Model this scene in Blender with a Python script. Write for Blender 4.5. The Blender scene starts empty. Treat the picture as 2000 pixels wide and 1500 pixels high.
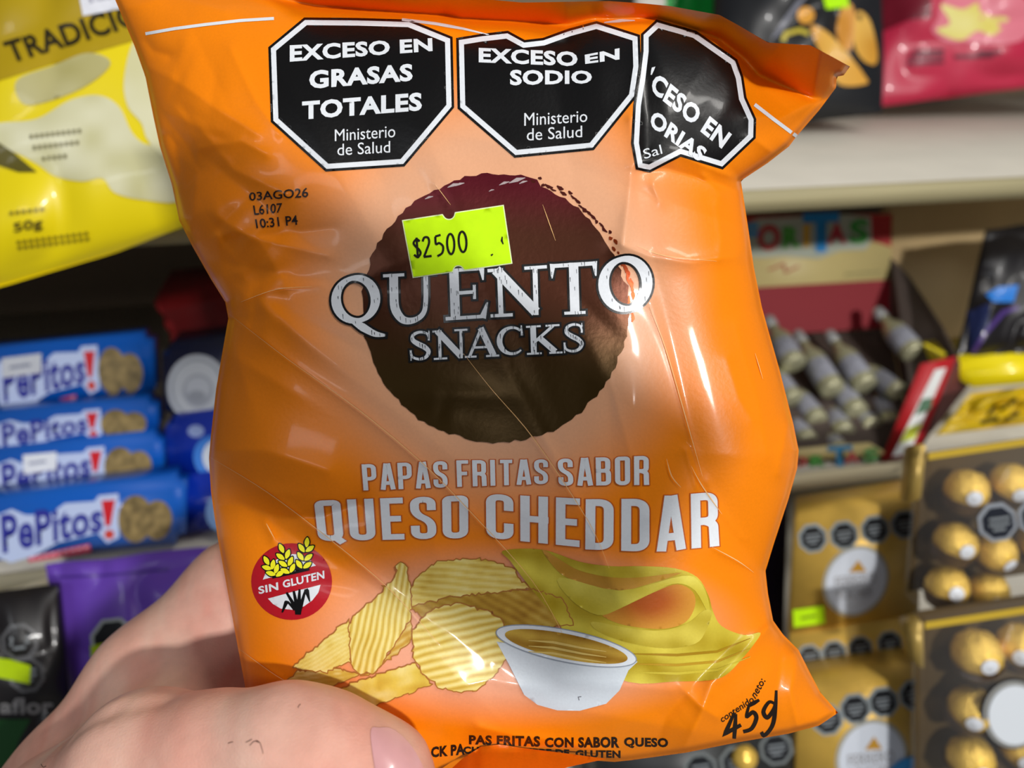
import bpy, bmesh, math, random
import numpy as np
from mathutils import Vector, Matrix, Euler
from mathutils.geometry import delaunay_2d_cdt

random.seed(7)
RNG = np.random.default_rng(11)
SC = bpy.context.scene
COL = SC.collection

# ---------------------------------------------------------------- camera
F_PX = 1500.0                      # focal length in pixels of a 2000 x 1500 frame
PITCH, YAW = math.radians(26.0), math.radians(12.2)
CAM = np.array([0.0, 0.0, 1.45])
fwd = np.array([math.sin(YAW) * math.cos(PITCH), math.cos(YAW) * math.cos(PITCH), -math.sin(PITCH)])
rgt = np.array([math.cos(YAW), -math.sin(YAW), 0.0])
up = np.cross(rgt, fwd)
cam_data = bpy.data.cameras.new('camera')
cam_data.sensor_width = 36.0
cam_data.lens = 36.0 * F_PX / 2000.0
cam_data.clip_start = 0.01
cam_data.dof.use_dof = True
cam_data.dof.focus_distance = 0.200
cam_data.dof.aperture_fstop = 9.0
cam = bpy.data.objects.new('camera', cam_data)
COL.objects.link(cam)
cam.matrix_world = Matrix(((rgt[0], up[0], -fwd[0], CAM[0]), (rgt[1], up[1], -fwd[1], CAM[1]),
                           (rgt[2], up[2], -fwd[2], CAM[2]), (0, 0, 0, 1)))
SC.camera = cam


def at(px, py, d):
    """world point seen at photo pixel (px, py), d metres along the lens axis"""
    px, py, d = np.asarray(px, float), np.asarray(py, float), np.asarray(d, float)
    a = ((px - 1000.0) / F_PX * d)[..., None]
    b = ((750.0 - py) / F_PX * d)[..., None]
    return CAM + a * rgt + b * up + d[..., None] * fwd


# ---------------------------------------------------------------- world, lamps, exposure
w = bpy.data.worlds.new('world')
SC.world = w
w.use_nodes = True
w.node_tree.nodes['Background'].inputs[0].default_value = (0.80, 0.86, 1.0, 1)
w.node_tree.nodes['Background'].inputs[1].default_value = 0.13


def lamp(name, loc, target, size, size_y, power, color=(1, 1, 1), spread=180):
    l = bpy.data.lights.new(name, 'AREA')
    l.shape = 'RECTANGLE'
    l.size, l.size_y, l.energy, l.color = size, size_y, power, color
    l.spread = math.radians(spread)
    o = bpy.data.objects.new(name, l)
    COL.objects.link(o)
    o.location = loc
    d = Vector(target) - Vector(loc)
    o.rotation_euler = d.to_track_quat('-Z', 'Y').to_euler()
    return o


lamp('ceiling_lamp', (0.75, -0.25, 2.55), (0.12, 0.28, 1.35), 0.60, 0.10, 8.5, (1.0, 0.97, 0.92)).data.specular_factor = 0.2
lamp('far_lamp', tuple(CAM - fwd * 2.6 + rgt * 1.05 + up * .10), (0.12, 0.3, 1.3), 0.22, 0.12, 64.0, (1.0, 0.98, 0.95)).data.specular_factor = 0.18
lamp('aisle_lamp', (-1.4, -1.4, 2.6), (0.0, 0.4, 1.2), 1.2, 0.16, 7.5, (0.92, 0.96, 1.0))
SC.view_settings.view_transform = 'Standard'
SC.view_settings.look = 'None'
SC.view_settings.exposure = 0.0
SC.view_settings.gamma = 1.0
SC.view_settings.use_curve_mapping = False
SC.cycles.max_bounces = 8
SC.cycles.use_denoising = True

# ---------------------------------------------------------------- materials


def lin(c):
    c = np.asarray(c, float) / 255.0
    return np.where(c <= 0.04045, c / 12.92, ((c + 0.055) / 1.055) ** 2.4)


MATS = {}


def mat(name, rgb=None, rough=0.5, metal=0.0, spec=0.5, coat=0.0, noise=0.0, scale=60.0, bump=0.0, bscale=200.0,
        trans=0.0, sss=0.0, attr=False, aniso=None, alpha=1.0, coatr=0.08):
    if name in MATS:
        return MATS[name]
    m = bpy.data.materials.new(name)
    m.use_nodes = True
    nt = m.node_tree
    b = nt.nodes['Principled BSDF']
    b.inputs['Roughness'].default_value = rough
    b.inputs['Metallic'].default_value = metal
    b.inputs['Specular IOR Level'].default_value = spec
    b.inputs['Coat Weight'].default_value = coat
    b.inputs['Coat Roughness'].default_value = coatr
    b.inputs['Transmission Weight'].default_value = trans
    b.inputs['Alpha'].default_value = alpha
    if sss:
        b.inputs['Subsurface Weight'].default_value = sss
        b.inputs['Subsurface Radius'].default_value = (0.006, 0.0025, 0.0012)
        b.inputs['Subsurface Scale'].default_value = 0.6
    tc = nt.nodes.new('ShaderNodeTexCoord')
    if attr:
        a = nt.nodes.new('ShaderNodeAttribute')
        a.attribute_name = 'Col'
        src = a.outputs['Color']
    else:
        v = nt.nodes.new('ShaderNodeRGB')
        v.outputs[0].default_value = (*lin(rgb), 1)
        src = v.outputs[0]
    if noise:
        n = nt.nodes.new('ShaderNodeTexNoise')
        n.inputs['Scale'].default_value = scale
        n.inputs['Detail'].default_value = 5
        if aniso:
            mp = nt.nodes.new('ShaderNodeMapping')
            mp.inputs['Scale'].default_value = aniso
            nt.links.new(tc.outputs['Object'], mp.inputs[0])
            nt.links.new(mp.outputs[0], n.inputs['Vector'])
        else:
            nt.links.new(tc.outputs['Object'], n.inputs['Vector'])
        r = nt.nodes.new('ShaderNodeMapRange')
        r.inputs['From Min'].default_value, r.inputs['From Max'].default_value = 0.25, 0.75
        r.inputs['To Min'].default_value, r.inputs['To Max'].default_value = 1.0 - noise, 1.0 + noise
        nt.links.new(n.outputs['Fac'], r.inputs['Value'])
        mx = nt.nodes.new('ShaderNodeVectorMath')
        mx.operation = 'SCALE'
        nt.links.new(src, mx.inputs[0])
        nt.links.new(r.outputs[0], mx.inputs['Scale'])
        src = mx.outputs[0]
    nt.links.new(src, b.inputs['Base Color'])
    if bump:
        n2 = nt.nodes.new('ShaderNodeTexNoise')
        n2.inputs['Scale'].default_value = bscale
        n2.inputs['Detail'].default_value = 4
        nt.links.new(tc.outputs['Object'], n2.inputs['Vector'])
        bp = nt.nodes.new('ShaderNodeBump')
        bp.inputs['Strength'].default_value = bump
        bp.inputs['Distance'].default_value = 0.001
        nt.links.new(n2.outputs['Fac'], bp.inputs['Height'])
        nt.links.new(bp.outputs[0], b.inputs['Normal'])
    MATS[name] = m
    return m


FILM = mat('printed_film', attr=True, rough=0.36, spec=0.24, coat=0.10, coatr=0.08, noise=0.03, scale=1500, bump=0.05, bscale=900)
FOILPRINT = mat('dark_foil_print', attr=True, rough=0.34, metal=0.5, spec=0.2, coat=0.0, coatr=0.2, bump=0.05, bscale=700)
PAPER = mat('sticker_paper', attr=True, rough=0.7, spec=0.2, noise=0.05, scale=300)
PRINT = mat('background_print', attr=True, rough=0.4, spec=0.4, coat=0.15)
MATTE = mat('matte_print', attr=True, rough=0.6, spec=0.3)

# ---------------------------------------------------------------- object helpers


def props(o, label=None, cat=None, group=None, kind=None):
    if label:
        o['label'] = label
    if cat:
        o['category'] = cat
    if group:
        o['group'] = group
    if kind:
        o['kind'] = kind
    return o


def thing(name, label, cat, loc, rot=(0, 0, 0), group=None):
    o = bpy.data.objects.new(name, None)
    COL.objects.link(o)
    o.location = loc
    o.rotation_euler = rot
    o.empty_display_size = 0.01
    return props(o, label, cat, group)


def part(name, V, F, material, parent=None, colors=None, smooth=True, loc=None, label=None):
    """one mesh object; V is local to the parent (or to loc)"""
    me = bpy.data.meshes.new(name)
    V = np.asarray(V, float)
    me.from_pydata(V.tolist(), [], [list(map(int, f)) for f in F])
    if colors is not None:
        ca = me.color_attributes.new('Col', 'FLOAT_COLOR', 'POINT')
        c = np.ones((len(V), 4), dtype=np.float32)
        c[:, :3] = colors
        ca.data.foreach_set('color', c.ravel())
    me.materials.append(material)
    me.polygons.foreach_set('use_smooth', [smooth] * len(me.polygons))
    me.update()
    o = bpy.data.objects.new(name, me)
    COL.objects.link(o)
    if parent:
        o.parent = parent
    if loc is not None:
        o.location = loc
    if label:
        o['label'] = label
    return o


def copy_tree(o, parent=None):
    c = o.copy()
    COL.objects.link(c)
    if parent:
        c.parent = parent
    for ch in list(o.children):
        copy_tree(ch, c)
    return c


class MB:
    """collects vertices, faces and vertex colours for one mesh"""

    def __init__(s):
        s.V, s.F, s.C, s.n = [], [], [], 0

    def add(s, V, F, col=None):
        V = np.asarray(V, float)
        s.V.append(V)
        s.F += [[i + s.n for i in f] for f in F]
        c = np.zeros((len(V), 3))
        if col is not None:
            c[:] = col
        s.C.append(c)
        s.n += len(V)
        return s

    def build(s, name, material, parent=None, smooth=True, T=None, label=None):
        V = np.concatenate(s.V)
        if T is not None:
            V = T(V)
        return part(name, V, s.F, material, parent, np.concatenate(s.C), smooth, label=label)


def box_geo(x0, x1, y0, y1, z0, z1, bev=0.0):
    bm = bmesh.new()
    vs = [bm.verts.new(p) for p in ((x0, y0, z0), (x1, y0, z0), (x1, y1, z0), (x0, y1, z0),
                                    (x0, y0, z1), (x1, y0, z1), (x1, y1, z1), (x0, y1, z1))]
    for f in ((0, 3, 2, 1), (4, 5, 6, 7), (0, 1, 5, 4), (1, 2, 6, 5), (2, 3, 7, 6), (3, 0, 4, 7)):
        bm.faces.new([vs[i] for i in f])
    if bev:
        bmesh.ops.bevel(bm, geom=bm.edges[:], offset=bev, segments=2, affect='EDGES')
    bm.verts.index_update()
    V = np.array([v.co[:] for v in bm.verts])
    F = [[v.index for v in f.verts] for f in bm.faces]
    bm.free()
    return V, F


def lathe_geo(profile, n=24, axis='z'):
    """profile: (r, h) pairs"""
    V, F = [], []
    for r, h in profile:
        for k in range(n):
            a = 2 * math.pi * k / n
            V.append((r * math.cos(a), r * math.sin(a), h))
    m = len(profile)
    for i in range(m - 1):
        for k in range(n):
            a, b = i * n + k, i * n + (k + 1) % n
            F.append((a, b, b + n, a + n))
    F.append(list(range(n))[::-1])
    F.append([(m - 1) * n + k for k in range(n)])
    V = np.array(V)
    if axis == 'y':
        V = V[:, [0, 2, 1]] * np.array([1, 1, -1])
    return V, F


# ---------------------------------------------------------------- 2-D drawing: fills, strokes, letters


def inside(P, poly):
    x, y = P[:, 0], P[:, 1]
    r = np.zeros(len(P), bool)
    n = len(poly)
    for i in range(n):
        x0, y0 = poly[i]
        x1, y1 = poly[(i + 1) % n]
        if y0 == y1:
            continue
        c = ((y0 > y) != (y1 > y)) & (x < (x1 - x0) * (y - y0) / (y1 - y0) + x0)
        r ^= c
    return r


def resample(pts, step, closed=True):
    pts = np.asarray(pts, float)
    if closed:
        pts = np.vstack([pts, pts[:1]])
    out = []
    for a, b in zip(pts[:-1], pts[1:]):
        n = max(1, int(round(np.hypot(*(b - a)) / step)))
        for k in range(n):
            out.append(a + (b - a) * k / n)
    if not closed:
        out.append(pts[-1])
    return np.array(out)


def smooth_curve(pts, n=8, closed=False):
    """Catmull-Rom"""
    p = np.asarray(pts, float)
    m = len(p)
    out = []
    for i in range(m if closed else m - 1):
        if closed:
            a, b, c, d = p[(i - 1) % m], p[i], p[(i + 1) % m], p[(i + 2) % m]
        else:
            a, b, c, d = p[max(i - 1, 0)], p[i], p[i + 1], p[min(i + 2, m - 1)]
        for k in range(n):
            t = k / n
            out.append(0.5 * (2 * b + (c - a) * t + (2 * a - 5 * b + 4 * c - d) * t * t + (3 * b - a - 3 * c + d) * t ** 3))
    if not closed:
        out.append(p[-1])
    return np.array(out)


def fill(poly, step):
    """triangulated polygon with inner points every step"""
    b = resample(poly, step)
    lo, hi = b.min(0), b.max(0)
    gx, gy = np.meshgrid(np.arange(lo[0] + step * .5, hi[0], step), np.arange(lo[1] + step * .5, hi[1], step))
    g = np.stack([gx.ravel(), gy.ravel()], 1)
    if len(g):
        g = g[inside(g, b)]
        if len(g):
            keep = np.ones(len(g), bool)
            for i in range(0, len(g), 400):
                d = np.hypot(g[i:i + 400, None, 0] - b[None, :, 0], g[i:i + 400, None, 1] - b[None, :, 1]).min(1)
                keep[i:i + 400] = d > step * .35
            g = g[keep]
    P = np.vstack([b, g]) if len(g) else b
    n = len(b)
    r = delaunay_2d_cdt([Vector((float(x), float(y))) for x, y in P], [(i, (i + 1) % n) for i in range(n)], [], 0, 1e-6)
    V = np.array([v[:] for v in r[0]])
    F = [f for f in r[2]]
    cen = np.array([V[list(f)].mean(0) for f in F])
    ok = inside(cen, b)
    return V, [f for f, k in zip(F, ok) if k]


def strip(pts, wid, closed=False, ext=0.0, grow=0.0, sub=2):
    """ribbon of given width(s) along a polyline; mitred"""
    p = np.asarray(pts, float)
    wv = np.broadcast_to(np.asarray(wid, float), (len(p),)).astype(float) + 2 * grow
    n = len(p)
    if not closed and (ext or grow):
        p = p.copy()
        d0 = p[0] - p[1]
        d1 = p[-1] - p[-2]
        p[0] = p[0] + d0 / (np.hypot(*d0) + 1e-12) * (ext + grow)
        p[-1] = p[-1] + d1 / (np.hypot(*d1) + 1e-12) * (ext + grow)
    V = []
    for i in range(n):
        if closed:
            a, b, c = p[i - 1], p[i], p[(i + 1) % n]
        else:
            a, b, c = p[max(i - 1, 0)], p[i], p[min(i + 1, n - 1)]
        d1, d2 = b - a, c - b
        if np.hypot(*d1) < 1e-12:
            d1 = d2
        if np.hypot(*d2) < 1e-12:
            d2 = d1
        d1, d2 = d1 / (np.hypot(*d1) + 1e-12), d2 / (np.hypot(*d2) + 1e-12)
        t = d1 + d2
        if np.hypot(*t) < 1e-6:
            t = d1
        t /= np.hypot(*t)
        nn = np.array([-t[1], t[0]])
        k = min(1.0 / max(abs(float(t @ d1)), .35), 2.2)
        for j in range(sub + 1):
            V.append(b + nn * wv[i] * k * (j / sub - .5))
    F = []
    m = sub + 1
    for i in range(n if closed else n - 1):
        for j in range(sub):
            a, b = i * m + j, ((i + 1) % n) * m + j
            F.append((a, b, b + 1, a + 1))
    return np.array(V), F


def rpoly(pts, r, n=11):
    """polyline with rounded inner corners"""
    p = [np.array(q, float) for q in pts]
    out = [p[0]]
    for i in range(1, len(p) - 1):
        a, b, c = p[i - 1], p[i], p[i + 1]
        l1, l2 = np.hypot(*(a - b)), np.hypot(*(c - b))
        q = min(r, l1 * .5, l2 * .5)
        s, e = b + (a - b) / l1 * q, b + (c - b) / l2 * q
        for k in range(n + 1):
            t = k / n
            out.append((1 - t) ** 2 * s + 2 * t * (1 - t) * b + t * t * e)
    out.append(p[-1])
    return np.array(out)


def dense(pts, step):
    return resample(pts, step, closed=False)


def ell(cx, cy, rx, ry, a0=0, a1=360, n=32):
    t = np.radians(np.linspace(a0, a1, n))
    return np.stack([cx + rx * np.cos(t), cy + ry * np.sin(t)], 1)


W = .135
_u = W / 2
BEBAS = {   # condensed bold capitals, height 1: (advance, [polylines])
    'P': (.40, [[(_u, 0), (_u, 1)], rpoly([(0, 1 - _u), (.315, 1 - _u), (.315, .44), (0, .44)], .13)]),
    'A': (.42, [[(.07, 0), (.185, 1)], [(.235, 1), (.35, 0)], [(.1, .25), (.32, .25)]]),
    'S': (.41, [rpoly([(.32, .68), (.32, 1 - _u), (_u, 1 - _u), (_u, .60), (.32, .40), (.32, _u), (_u, _u), (_u, .32)], .14)]),
    'F': (.36, [[(_u, 0), (_u, 1)], [(0, 1 - _u), (.33, 1 - _u)], [(0, .5), (.29, .5)]]),
    'R': (.42, [[(_u, 0), (_u, 1)], rpoly([(0, 1 - _u), (.315, 1 - _u), (.315, .48), (0, .48)], .12), rpoly([(.2, .48), (.315, .42), (.325, 0)], .1)]),
    'I': (.20, [[(_u, 0), (_u, 1)]]),
    'T': (.37, [[(.17, 0), (.17, 1)], [(0, 1 - _u), (.34, 1 - _u)]]),
    'B': (.42, [[(_u, 0), (_u, 1)], rpoly([(0, 1 - _u), (.31, 1 - _u), (.31, .52), (0, .52)], .12), rpoly([(0, .52), (.325, .52), (.325, _u), (0, _u)], .12)]),
    'O': (.42, ['c', rpoly([(.2, 1 - _u), (.325, 1 - _u), (.325, _u), (_u, _u), (_u, 1 - _u), (.2, 1 - _u)], .15)]),
    'Q': (.42, ['c', rpoly([(.2, 1 - _u), (.325, 1 - _u), (.325, _u), (_u, _u), (_u, 1 - _u), (.2, 1 - _u)], .15), [(.24, .12), (.38, -.05)]]),
    'U': (.42, [rpoly([(_u, 1), (_u, _u), (.325, _u), (.325, 1)], .15)]),
    'E': (.37, [[(_u, 0), (_u, 1)], [(0, 1 - _u), (.34, 1 - _u)], [(0, .5), (.30, .5)], [(0, _u), (.34, _u)]]),
    'C': (.41, [rpoly([(.32, .64), (.32, 1 - _u), (_u, 1 - _u), (_u, _u), (.32, _u), (.32, .36)], .15)]),
    'H': (.43, [[(_u, 0), (_u, 1)], [(.325, 0), (.325, 1)], [(0, .5), (.4, .5)]]),
    'D': (.42, [[(_u, 0), (_u, 1)], rpoly([(0, 1 - _u), (.32, 1 - _u), (.32, _u), (0, _u)], .16)]),
    ' ': (.17, []),
}


def word_strips(s, font, wid, gap, step=.05, grow=0.0, slant=0.0):
    """letters of a stroke font -> list of (V, F) in a frame 0..1 high, and the total advance"""
    x, out = 0.0, []
    for ch in s:
        adv, st = font[ch]
        closed = False
        for q in st:
            if isinstance(q, str):
                closed = True
                continue
            p = dense(q, step)
            V, F = strip(p[:-1] if closed else p, wid, closed=closed, grow=grow)
            V = V + np.array([x, 0])
            out.append((V, F))
            closed = False
        x += adv + gap
    return out, x - gap


def quad(q):
    """unit square (u right, v up) -> pixel quad TL, TR, BR, BL"""
    TL, TR, BR, BL = [np.array(c, float) for c in q]

    def f(U):
        u, v = U[:, :1], U[:, 1:2]
        return (BL * (1 - u) + BR * u) * (1 - v) + (TL * (1 - u) + TR * u) * v
    return f


_TXT = {}


def text_geo(s, bold=0.0, cut=0, font_w=1.0):
    """string in the built-in sans -> unit-square triangles (own bounding box)"""
    key = (s, bold, cut)
    if key in _TXT:
        return _TXT[key]
    cu = bpy.data.curves.new('t', 'FONT')
    cu.body = s
    cu.offset = bold
    cu.resolution_u = 3
    if bold > .02:
        cu.space_character = 1.0 + bold * 1.6
    o = bpy.data.objects.new('t', cu)
    COL.objects.link(o)
    dg = bpy.context.evaluated_depsgraph_get()
    dg.update()
    me = o.evaluated_get(dg).to_mesh()
    bm = bmesh.new()
    bm.from_mesh(me)
    o.evaluated_get(dg).to_mesh_clear()
    bpy.data.objects.remove(o)
    bpy.data.curves.remove(cu)
    xs = [v.co.x for v in bm.verts]
    ys = [v.co.y for v in bm.verts]
    x0, x1, y0, y1 = min(xs), max(xs), min(ys), max(ys)
    if cut:
        st = (y1 - y0) / cut
        for axis, a, b in ((0, x0, x1), (1, y0, y1)):
            k = a + st
            while k < b:
                co = Vector((k, 0, 0)) if axis == 0 else Vector((0, k, 0))
                no = Vector((1, 0, 0)) if axis == 0 else Vector((0, 1, 0))
                bmesh.ops.bisect_plane(bm, geom=bm.verts[:] + bm.edges[:] + bm.faces[:], plane_co=co, plane_no=no)
                k += st
    bm.verts.index_update()
    V = np.array([(v.co.x, v.co.y) for v in bm.verts])
    F = [[v.index for v in f.verts] for f in bm.faces]
    bm.free()
    V = (V - [x0, y0]) / [max(x1 - x0, 1e-6), max(y1 - y0, 1e-6)]
    _TXT[key] = (V, F)
    return V, F

# ================================================================ THE ORANGE BAG
BAG_D = 0.215
GX0, GY0, GS = 80, -160, 2.0
gx = np.arange(GX0, 1780, GS)
gy = np.arange(GY0, 1700, GS)
XX, YY = np.meshgrid(gx, gy)


def seg_dist(poly, signed=False):
    """distance from every raster point to a polyline (positive on its left when signed)"""
    p = np.asarray(poly, float)
    best = np.full(XX.shape, 1e9)
    sg = np.zeros(XX.shape)
    for a, b in zip(p[:-1], p[1:]):
        d = b - a
        L2 = d @ d + 1e-9
        t = np.clip(((XX - a[0]) * d[0] + (YY - a[1]) * d[1]) / L2, 0, 1)
        dx, dy = XX - (a[0] + t * d[0]), YY - (a[1] + t * d[1])
        D = np.hypot(dx, dy)
        m = D < best
        best = np.where(m, D, best)
        if signed:
            sg = np.where(m, np.where(d[0] * dy - d[1] * dx < 0, -1.0, 1.0), sg)
    return best * sg if signed else best


TOP = [(198, -70), (420, -52), (650, -34), (880, -8), (1020, 5), (1190, 2), (1260, 7), (1310, 12), (1405, 29), (1440, 48), (1500, 83), (1545, 86), (1582, 88), (1620, 108), (1660, 130)]
RIGHT = [(1660, 130), (1648, 147), (1634, 150), (1633, 171), (1600, 215), (1556, 266), (1541, 286), (1500, 318), (1447, 353), (1452, 385), (1462, 450), (1472, 520), (1488, 600), (1502, 650), (1522, 720), (1536, 775),
         (1550, 830), (1560, 880), (1557, 915), (1540, 975), (1512, 1060), (1495, 1115), (1500, 1160), (1510, 1212), (1530, 1240), (1560, 1270), (1580, 1310), (1602, 1352), (1637, 1392)]
BOTTOM = [(545, 1580), (700, 1570), (860, 1535), (930, 1490), (985, 1478), (1080, 1480), (1200, 1488), (1230, 1485), (1340, 1470), (1440, 1450), (1540, 1433), (1600, 1417), (1637, 1392)]
LEFT = [(198, -70), (225, 0), (262, 88), (284, 150), (300, 230), (312, 285), (336, 362), (350, 430), (374, 478), (412, 545), (440, 590), (446, 622), (434, 690), (422, 760), (412, 850), (408, 895), (412, 960), (425, 1050),
        (441, 1135), (462, 1250), (482, 1358), (500, 1430), (545, 1580)]
FLAP = [(150, -30), (400, -16), (540, 0), (620, 14), (720, 22), (870, 32), (900, 38), (1010, 44), (1108, 52), (1160, 40), (1276, 38), (1320, 50), (1400, 76), (1452, 116), (1480, 148), (1524, 168), (1588, 194), (1640, 190)]


def rnd(e, w):
    t = np.clip(e / w, 0, 1)
    return np.sqrt(np.clip(1 - (1 - t) ** 3, 0, 1))


eL, eR, eB = seg_dist(LEFT), seg_dist(RIGHT), seg_dist(BOTTOM)
fS = seg_dist(FLAP) * np.sign(YY - np.interp(XX, [q[0] for q in FLAP], [q[1] for q in FLAP]))    # positive below the seal line
eT = np.clip(fS, 0, None)
H = 0.024 * rnd(eL, 380) ** .9 * rnd(eR, 380) ** .9 * (0.12 + 0.88 * rnd(eT, 420)) * (0.12 + 0.88 * rnd(eB + 20, 300))
# the sealed strip along the top leans out over the front
up_ = np.clip(-fS, 0, None)
lean = np.clip((XX - 480) / 120, 0, 1)
H += lean * (up_ * 0.0003) - (1 - lean) * up_ * 0.00002


def crease(poly, amp, wd, side=0.0, cap=True):
    """ridge (amp > 0) or valley along a polyline, sharp at the line; side tilts the film on one side"""
    global H
    p = np.asarray(poly, float)
    s = seg_dist(p, True)
    d = np.abs(s)
    ln = np.hypot(*(p[1:] - p[:-1]).T).sum()
    H = H + 1.35 * amp * np.exp(-d / wd)
    if side:
        q = np.clip(s, 0, None)
        H = H + side * q * np.exp(-(q / (wd * 2.2)) ** 2) * np.exp(-np.clip(d - np.abs(s), 0, None))


def facet(cx, cy, rad, ang, slope, sharp=True):
    """two flat facets meeting in a fold through (cx, cy), fading out over rad"""
    global H
    a = math.radians(ang)
    s = (XX - cx) * -math.sin(a) + (YY - cy) * math.cos(a)
    t = (XX - cx) * math.cos(a) + (YY - cy) * math.sin(a)
    wdw = np.exp(-(s / rad) ** 2 - (t / (rad * 1.7)) ** 2)
    d = np.sqrt(s * s + (2.0 if sharp else 12.0) ** 2)
    H = H + 1.25 * slope * d * wdw * 1.43e-4


mm = 1e-3
# long thin creases across the print
crease([(446, 612), (560, 700), (700, 800), (820, 900), (905, 985), (1040, 1135), (1110, 1260)], .35 * mm, 14)
crease([(850, 360), (905, 450), (990, 720), (1060, 850), (1150, 1020), (1210, 1180)], .30 * mm, 10)
crease([(1270, 590), (1300, 680), (1335, 800), (1370, 930)], .3 * mm, 10)
crease([(410, 893), (520, 960), (640, 1050), (760, 1150), (860, 1260)], .5 * mm, 16)
crease([(464, 1265), (540, 1320), (600, 1370)], .5 * mm, 12)
crease([(1130, 650), (1190, 740), (1235, 900), (1260, 1010)], .25 * mm, 9)
crease([(1380, 940), (1410, 1000), (1448, 1052)], .4 * mm, 8)
crease([(1395, 1070), (1440, 1095), (1490, 1120)], .7 * mm, 10)
crease([(1340, 880), (1352, 920), (1360, 952)], .5 * mm, 7)
crease([(480, 588), (540, 565), (625, 558)], .5 * mm, 12)
crease([(440, 470), (560, 455), (650, 445)], -.6 * mm, 26)
crease([(372, 480), (450, 452), (520, 470), (640, 500)], .6 * mm, 14)
# valley under the left edge, and the fold above the red badge
crease([(425, 985), (470, 985), (540, 1010), (620, 1010), (700, 985)], -1.9 * mm, 34)
crease([(412, 880), (520, 880), (640, 920)], .9 * mm, 40)
crease([(517, 1020), (535, 1050), (533, 1056)], .6 * mm, 7)
# top left crumples
crease([(262, 120), (330, 150), (420, 210), (500, 260)], .7 * mm, 20)
crease([(300, 270), (330, 262), (345, 285)], -1.4 * mm, 14)
crease([(320, 215), (390, 250), (455, 330), (560, 380)], .5 * mm, 16)
crease([(305, 205), (370, 290), (388, 330), (350, 390)], -.9 * mm, 18)
crease([(388, 290), (470, 275), (520, 300)], .6 * mm, 14)
crease([(285, 80), (300, 100), (330, 108)], -1.0 * mm, 14)
crease([(450, 95), (500, 200), (545, 260)], .4 * mm, 12)
crease([(386, 290), (384, 350), (370, 480)], .5 * mm, 12)
crease([(240, 20), (330, -10), (440, 22)], .8 * mm, 18)
crease([(345, 300), (352, 330), (345, 365)], -1.2 * mm, 14)
# dented top right corner
crease([(1236, 330), (1226, 400), (1216, 478)], 1.3 * mm, 20)
crease([(1216, 478), (1270, 500), (1350, 512), (1440, 500)], 1.2 * mm, 18)
crease([(1232, 230), (1240, 320), (1330, 304), (1447, 353)], 1.3 * mm, 18)
crease([(1245, 335), (1300, 330), (1370, 350), (1440, 372)], -1.5 * mm, 20)
crease([(1250, 70), (1247, 150), (1235, 230)], .9 * mm, 18)
crease([(1262, 75), (1262, 170), (1262, 300)], -.7 * mm, 20)
crease([(1010, 84), (1090, 74), (1160, 44)], 1.3 * mm, 16)
crease([(900, 70), (970, 74), (1040, 90), (1110, 84)], -1.0 * mm, 14)
crease([(1275, 360), (1290, 395)], .8 * mm, 8)
crease([(1375, 345), (1408, 383)], .9 * mm, 9)
crease([(1468, 224), (1520, 235), (1588, 200)], 1.3 * mm, 18)
crease([(1465, 262), (1510, 300), (1540, 286)], .9 * mm, 16)
crease([(1460, 160), (1478, 172), (1560, 182)], .9 * mm, 12)
crease([(1400, 400), (1410, 470), (1405, 505)], .5 * mm, 9)
# lower right corner folded forward
crease([(1510, 1215), (1450, 1275), (1390, 1335), (1372, 1390), (1340, 1460)], 1.9 * mm, 22)
crease([(1440, 1250), (1360, 1330), (1300, 1400), (1270, 1480)], -1.6 * mm, 30)
crease([(1505, 1160), (1500, 1225)], .8 * mm, 10)
crease([(1560, 1280), (1545, 1350), (1560, 1425)], 1.2 * mm, 14)
crease([(1530, 1240), (1520, 1330), (1500, 1440)], -1.1 * mm, 18)
crease([(1330, 1340), (1368, 1380), (1400, 1400)], .8 * mm, 12)
crease([(1100, 1330), (1220, 1340), (1340, 1350)], .8 * mm, 30)
crease([(880, 1350), (960, 1330), (1060, 1350)], .7 * mm, 30)
crease([(935, 1420), (1010, 1440), (1060, 1445), (1190, 1470)], 1.3 * mm, 14)
crease([(930, 1455), (1020, 1462), (1190, 1484)], -1.3 * mm, 12)
# right edge ripples
crease([(1440, 640), (1480, 780), (1500, 890)], .6 * mm, 16)
crease([(1482, 600), (1500, 700), (1530, 800)], -.6 * mm, 14)
crease([(1540, 830), (1524, 900), (1520, 925)], .8 * mm, 10)
crease([(1420, 700), (1445, 780), (1470, 820)], .5 * mm, 18)
for cx, cy, rad, ang, sl in [(640, 700, 300, 38, -.10), (560, 1040, 200, 32, .16), (1180, 1100, 260, 62, -.10), (950, 520, 260, 65, -.07), (1330, 760, 200, 78, .12), (1380, 420, 140, 20, .16),
                             (430, 330, 150, 40, .16), (400, 700, 140, 80, .12), (660, 340, 160, 60, -.07), (820, 1250, 250, 45, -.08), (1200, 1400, 160, 10, -.14), (1460, 1080, 130, 60, .16),
                             (700, 1380, 160, 20, .1), (1520, 200, 90, 40, .16), (1350, 200, 110, 55, -.12), (1090, 180, 140, 80, .06), (700, 180, 160, 75, .05), (470, 520, 120, 10, .14)]:
    facet(cx, cy, rad, ang, sl)
for _ in range(60):                  # small random crumples, mostly along the two edges
    cy = RNG.uniform(60, 1400)
    if RNG.random() < .5:
        cx = np.interp(cy, [q[1] for q in LEFT], [q[0] for q in LEFT]) + RNG.uniform(15, 150)
    else:
        cx = RNG.uniform(500, 1480)
    facet(cx, cy, RNG.uniform(18, 70), RNG.uniform(0, 180), RNG.uniform(-.13, .13))
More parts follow.
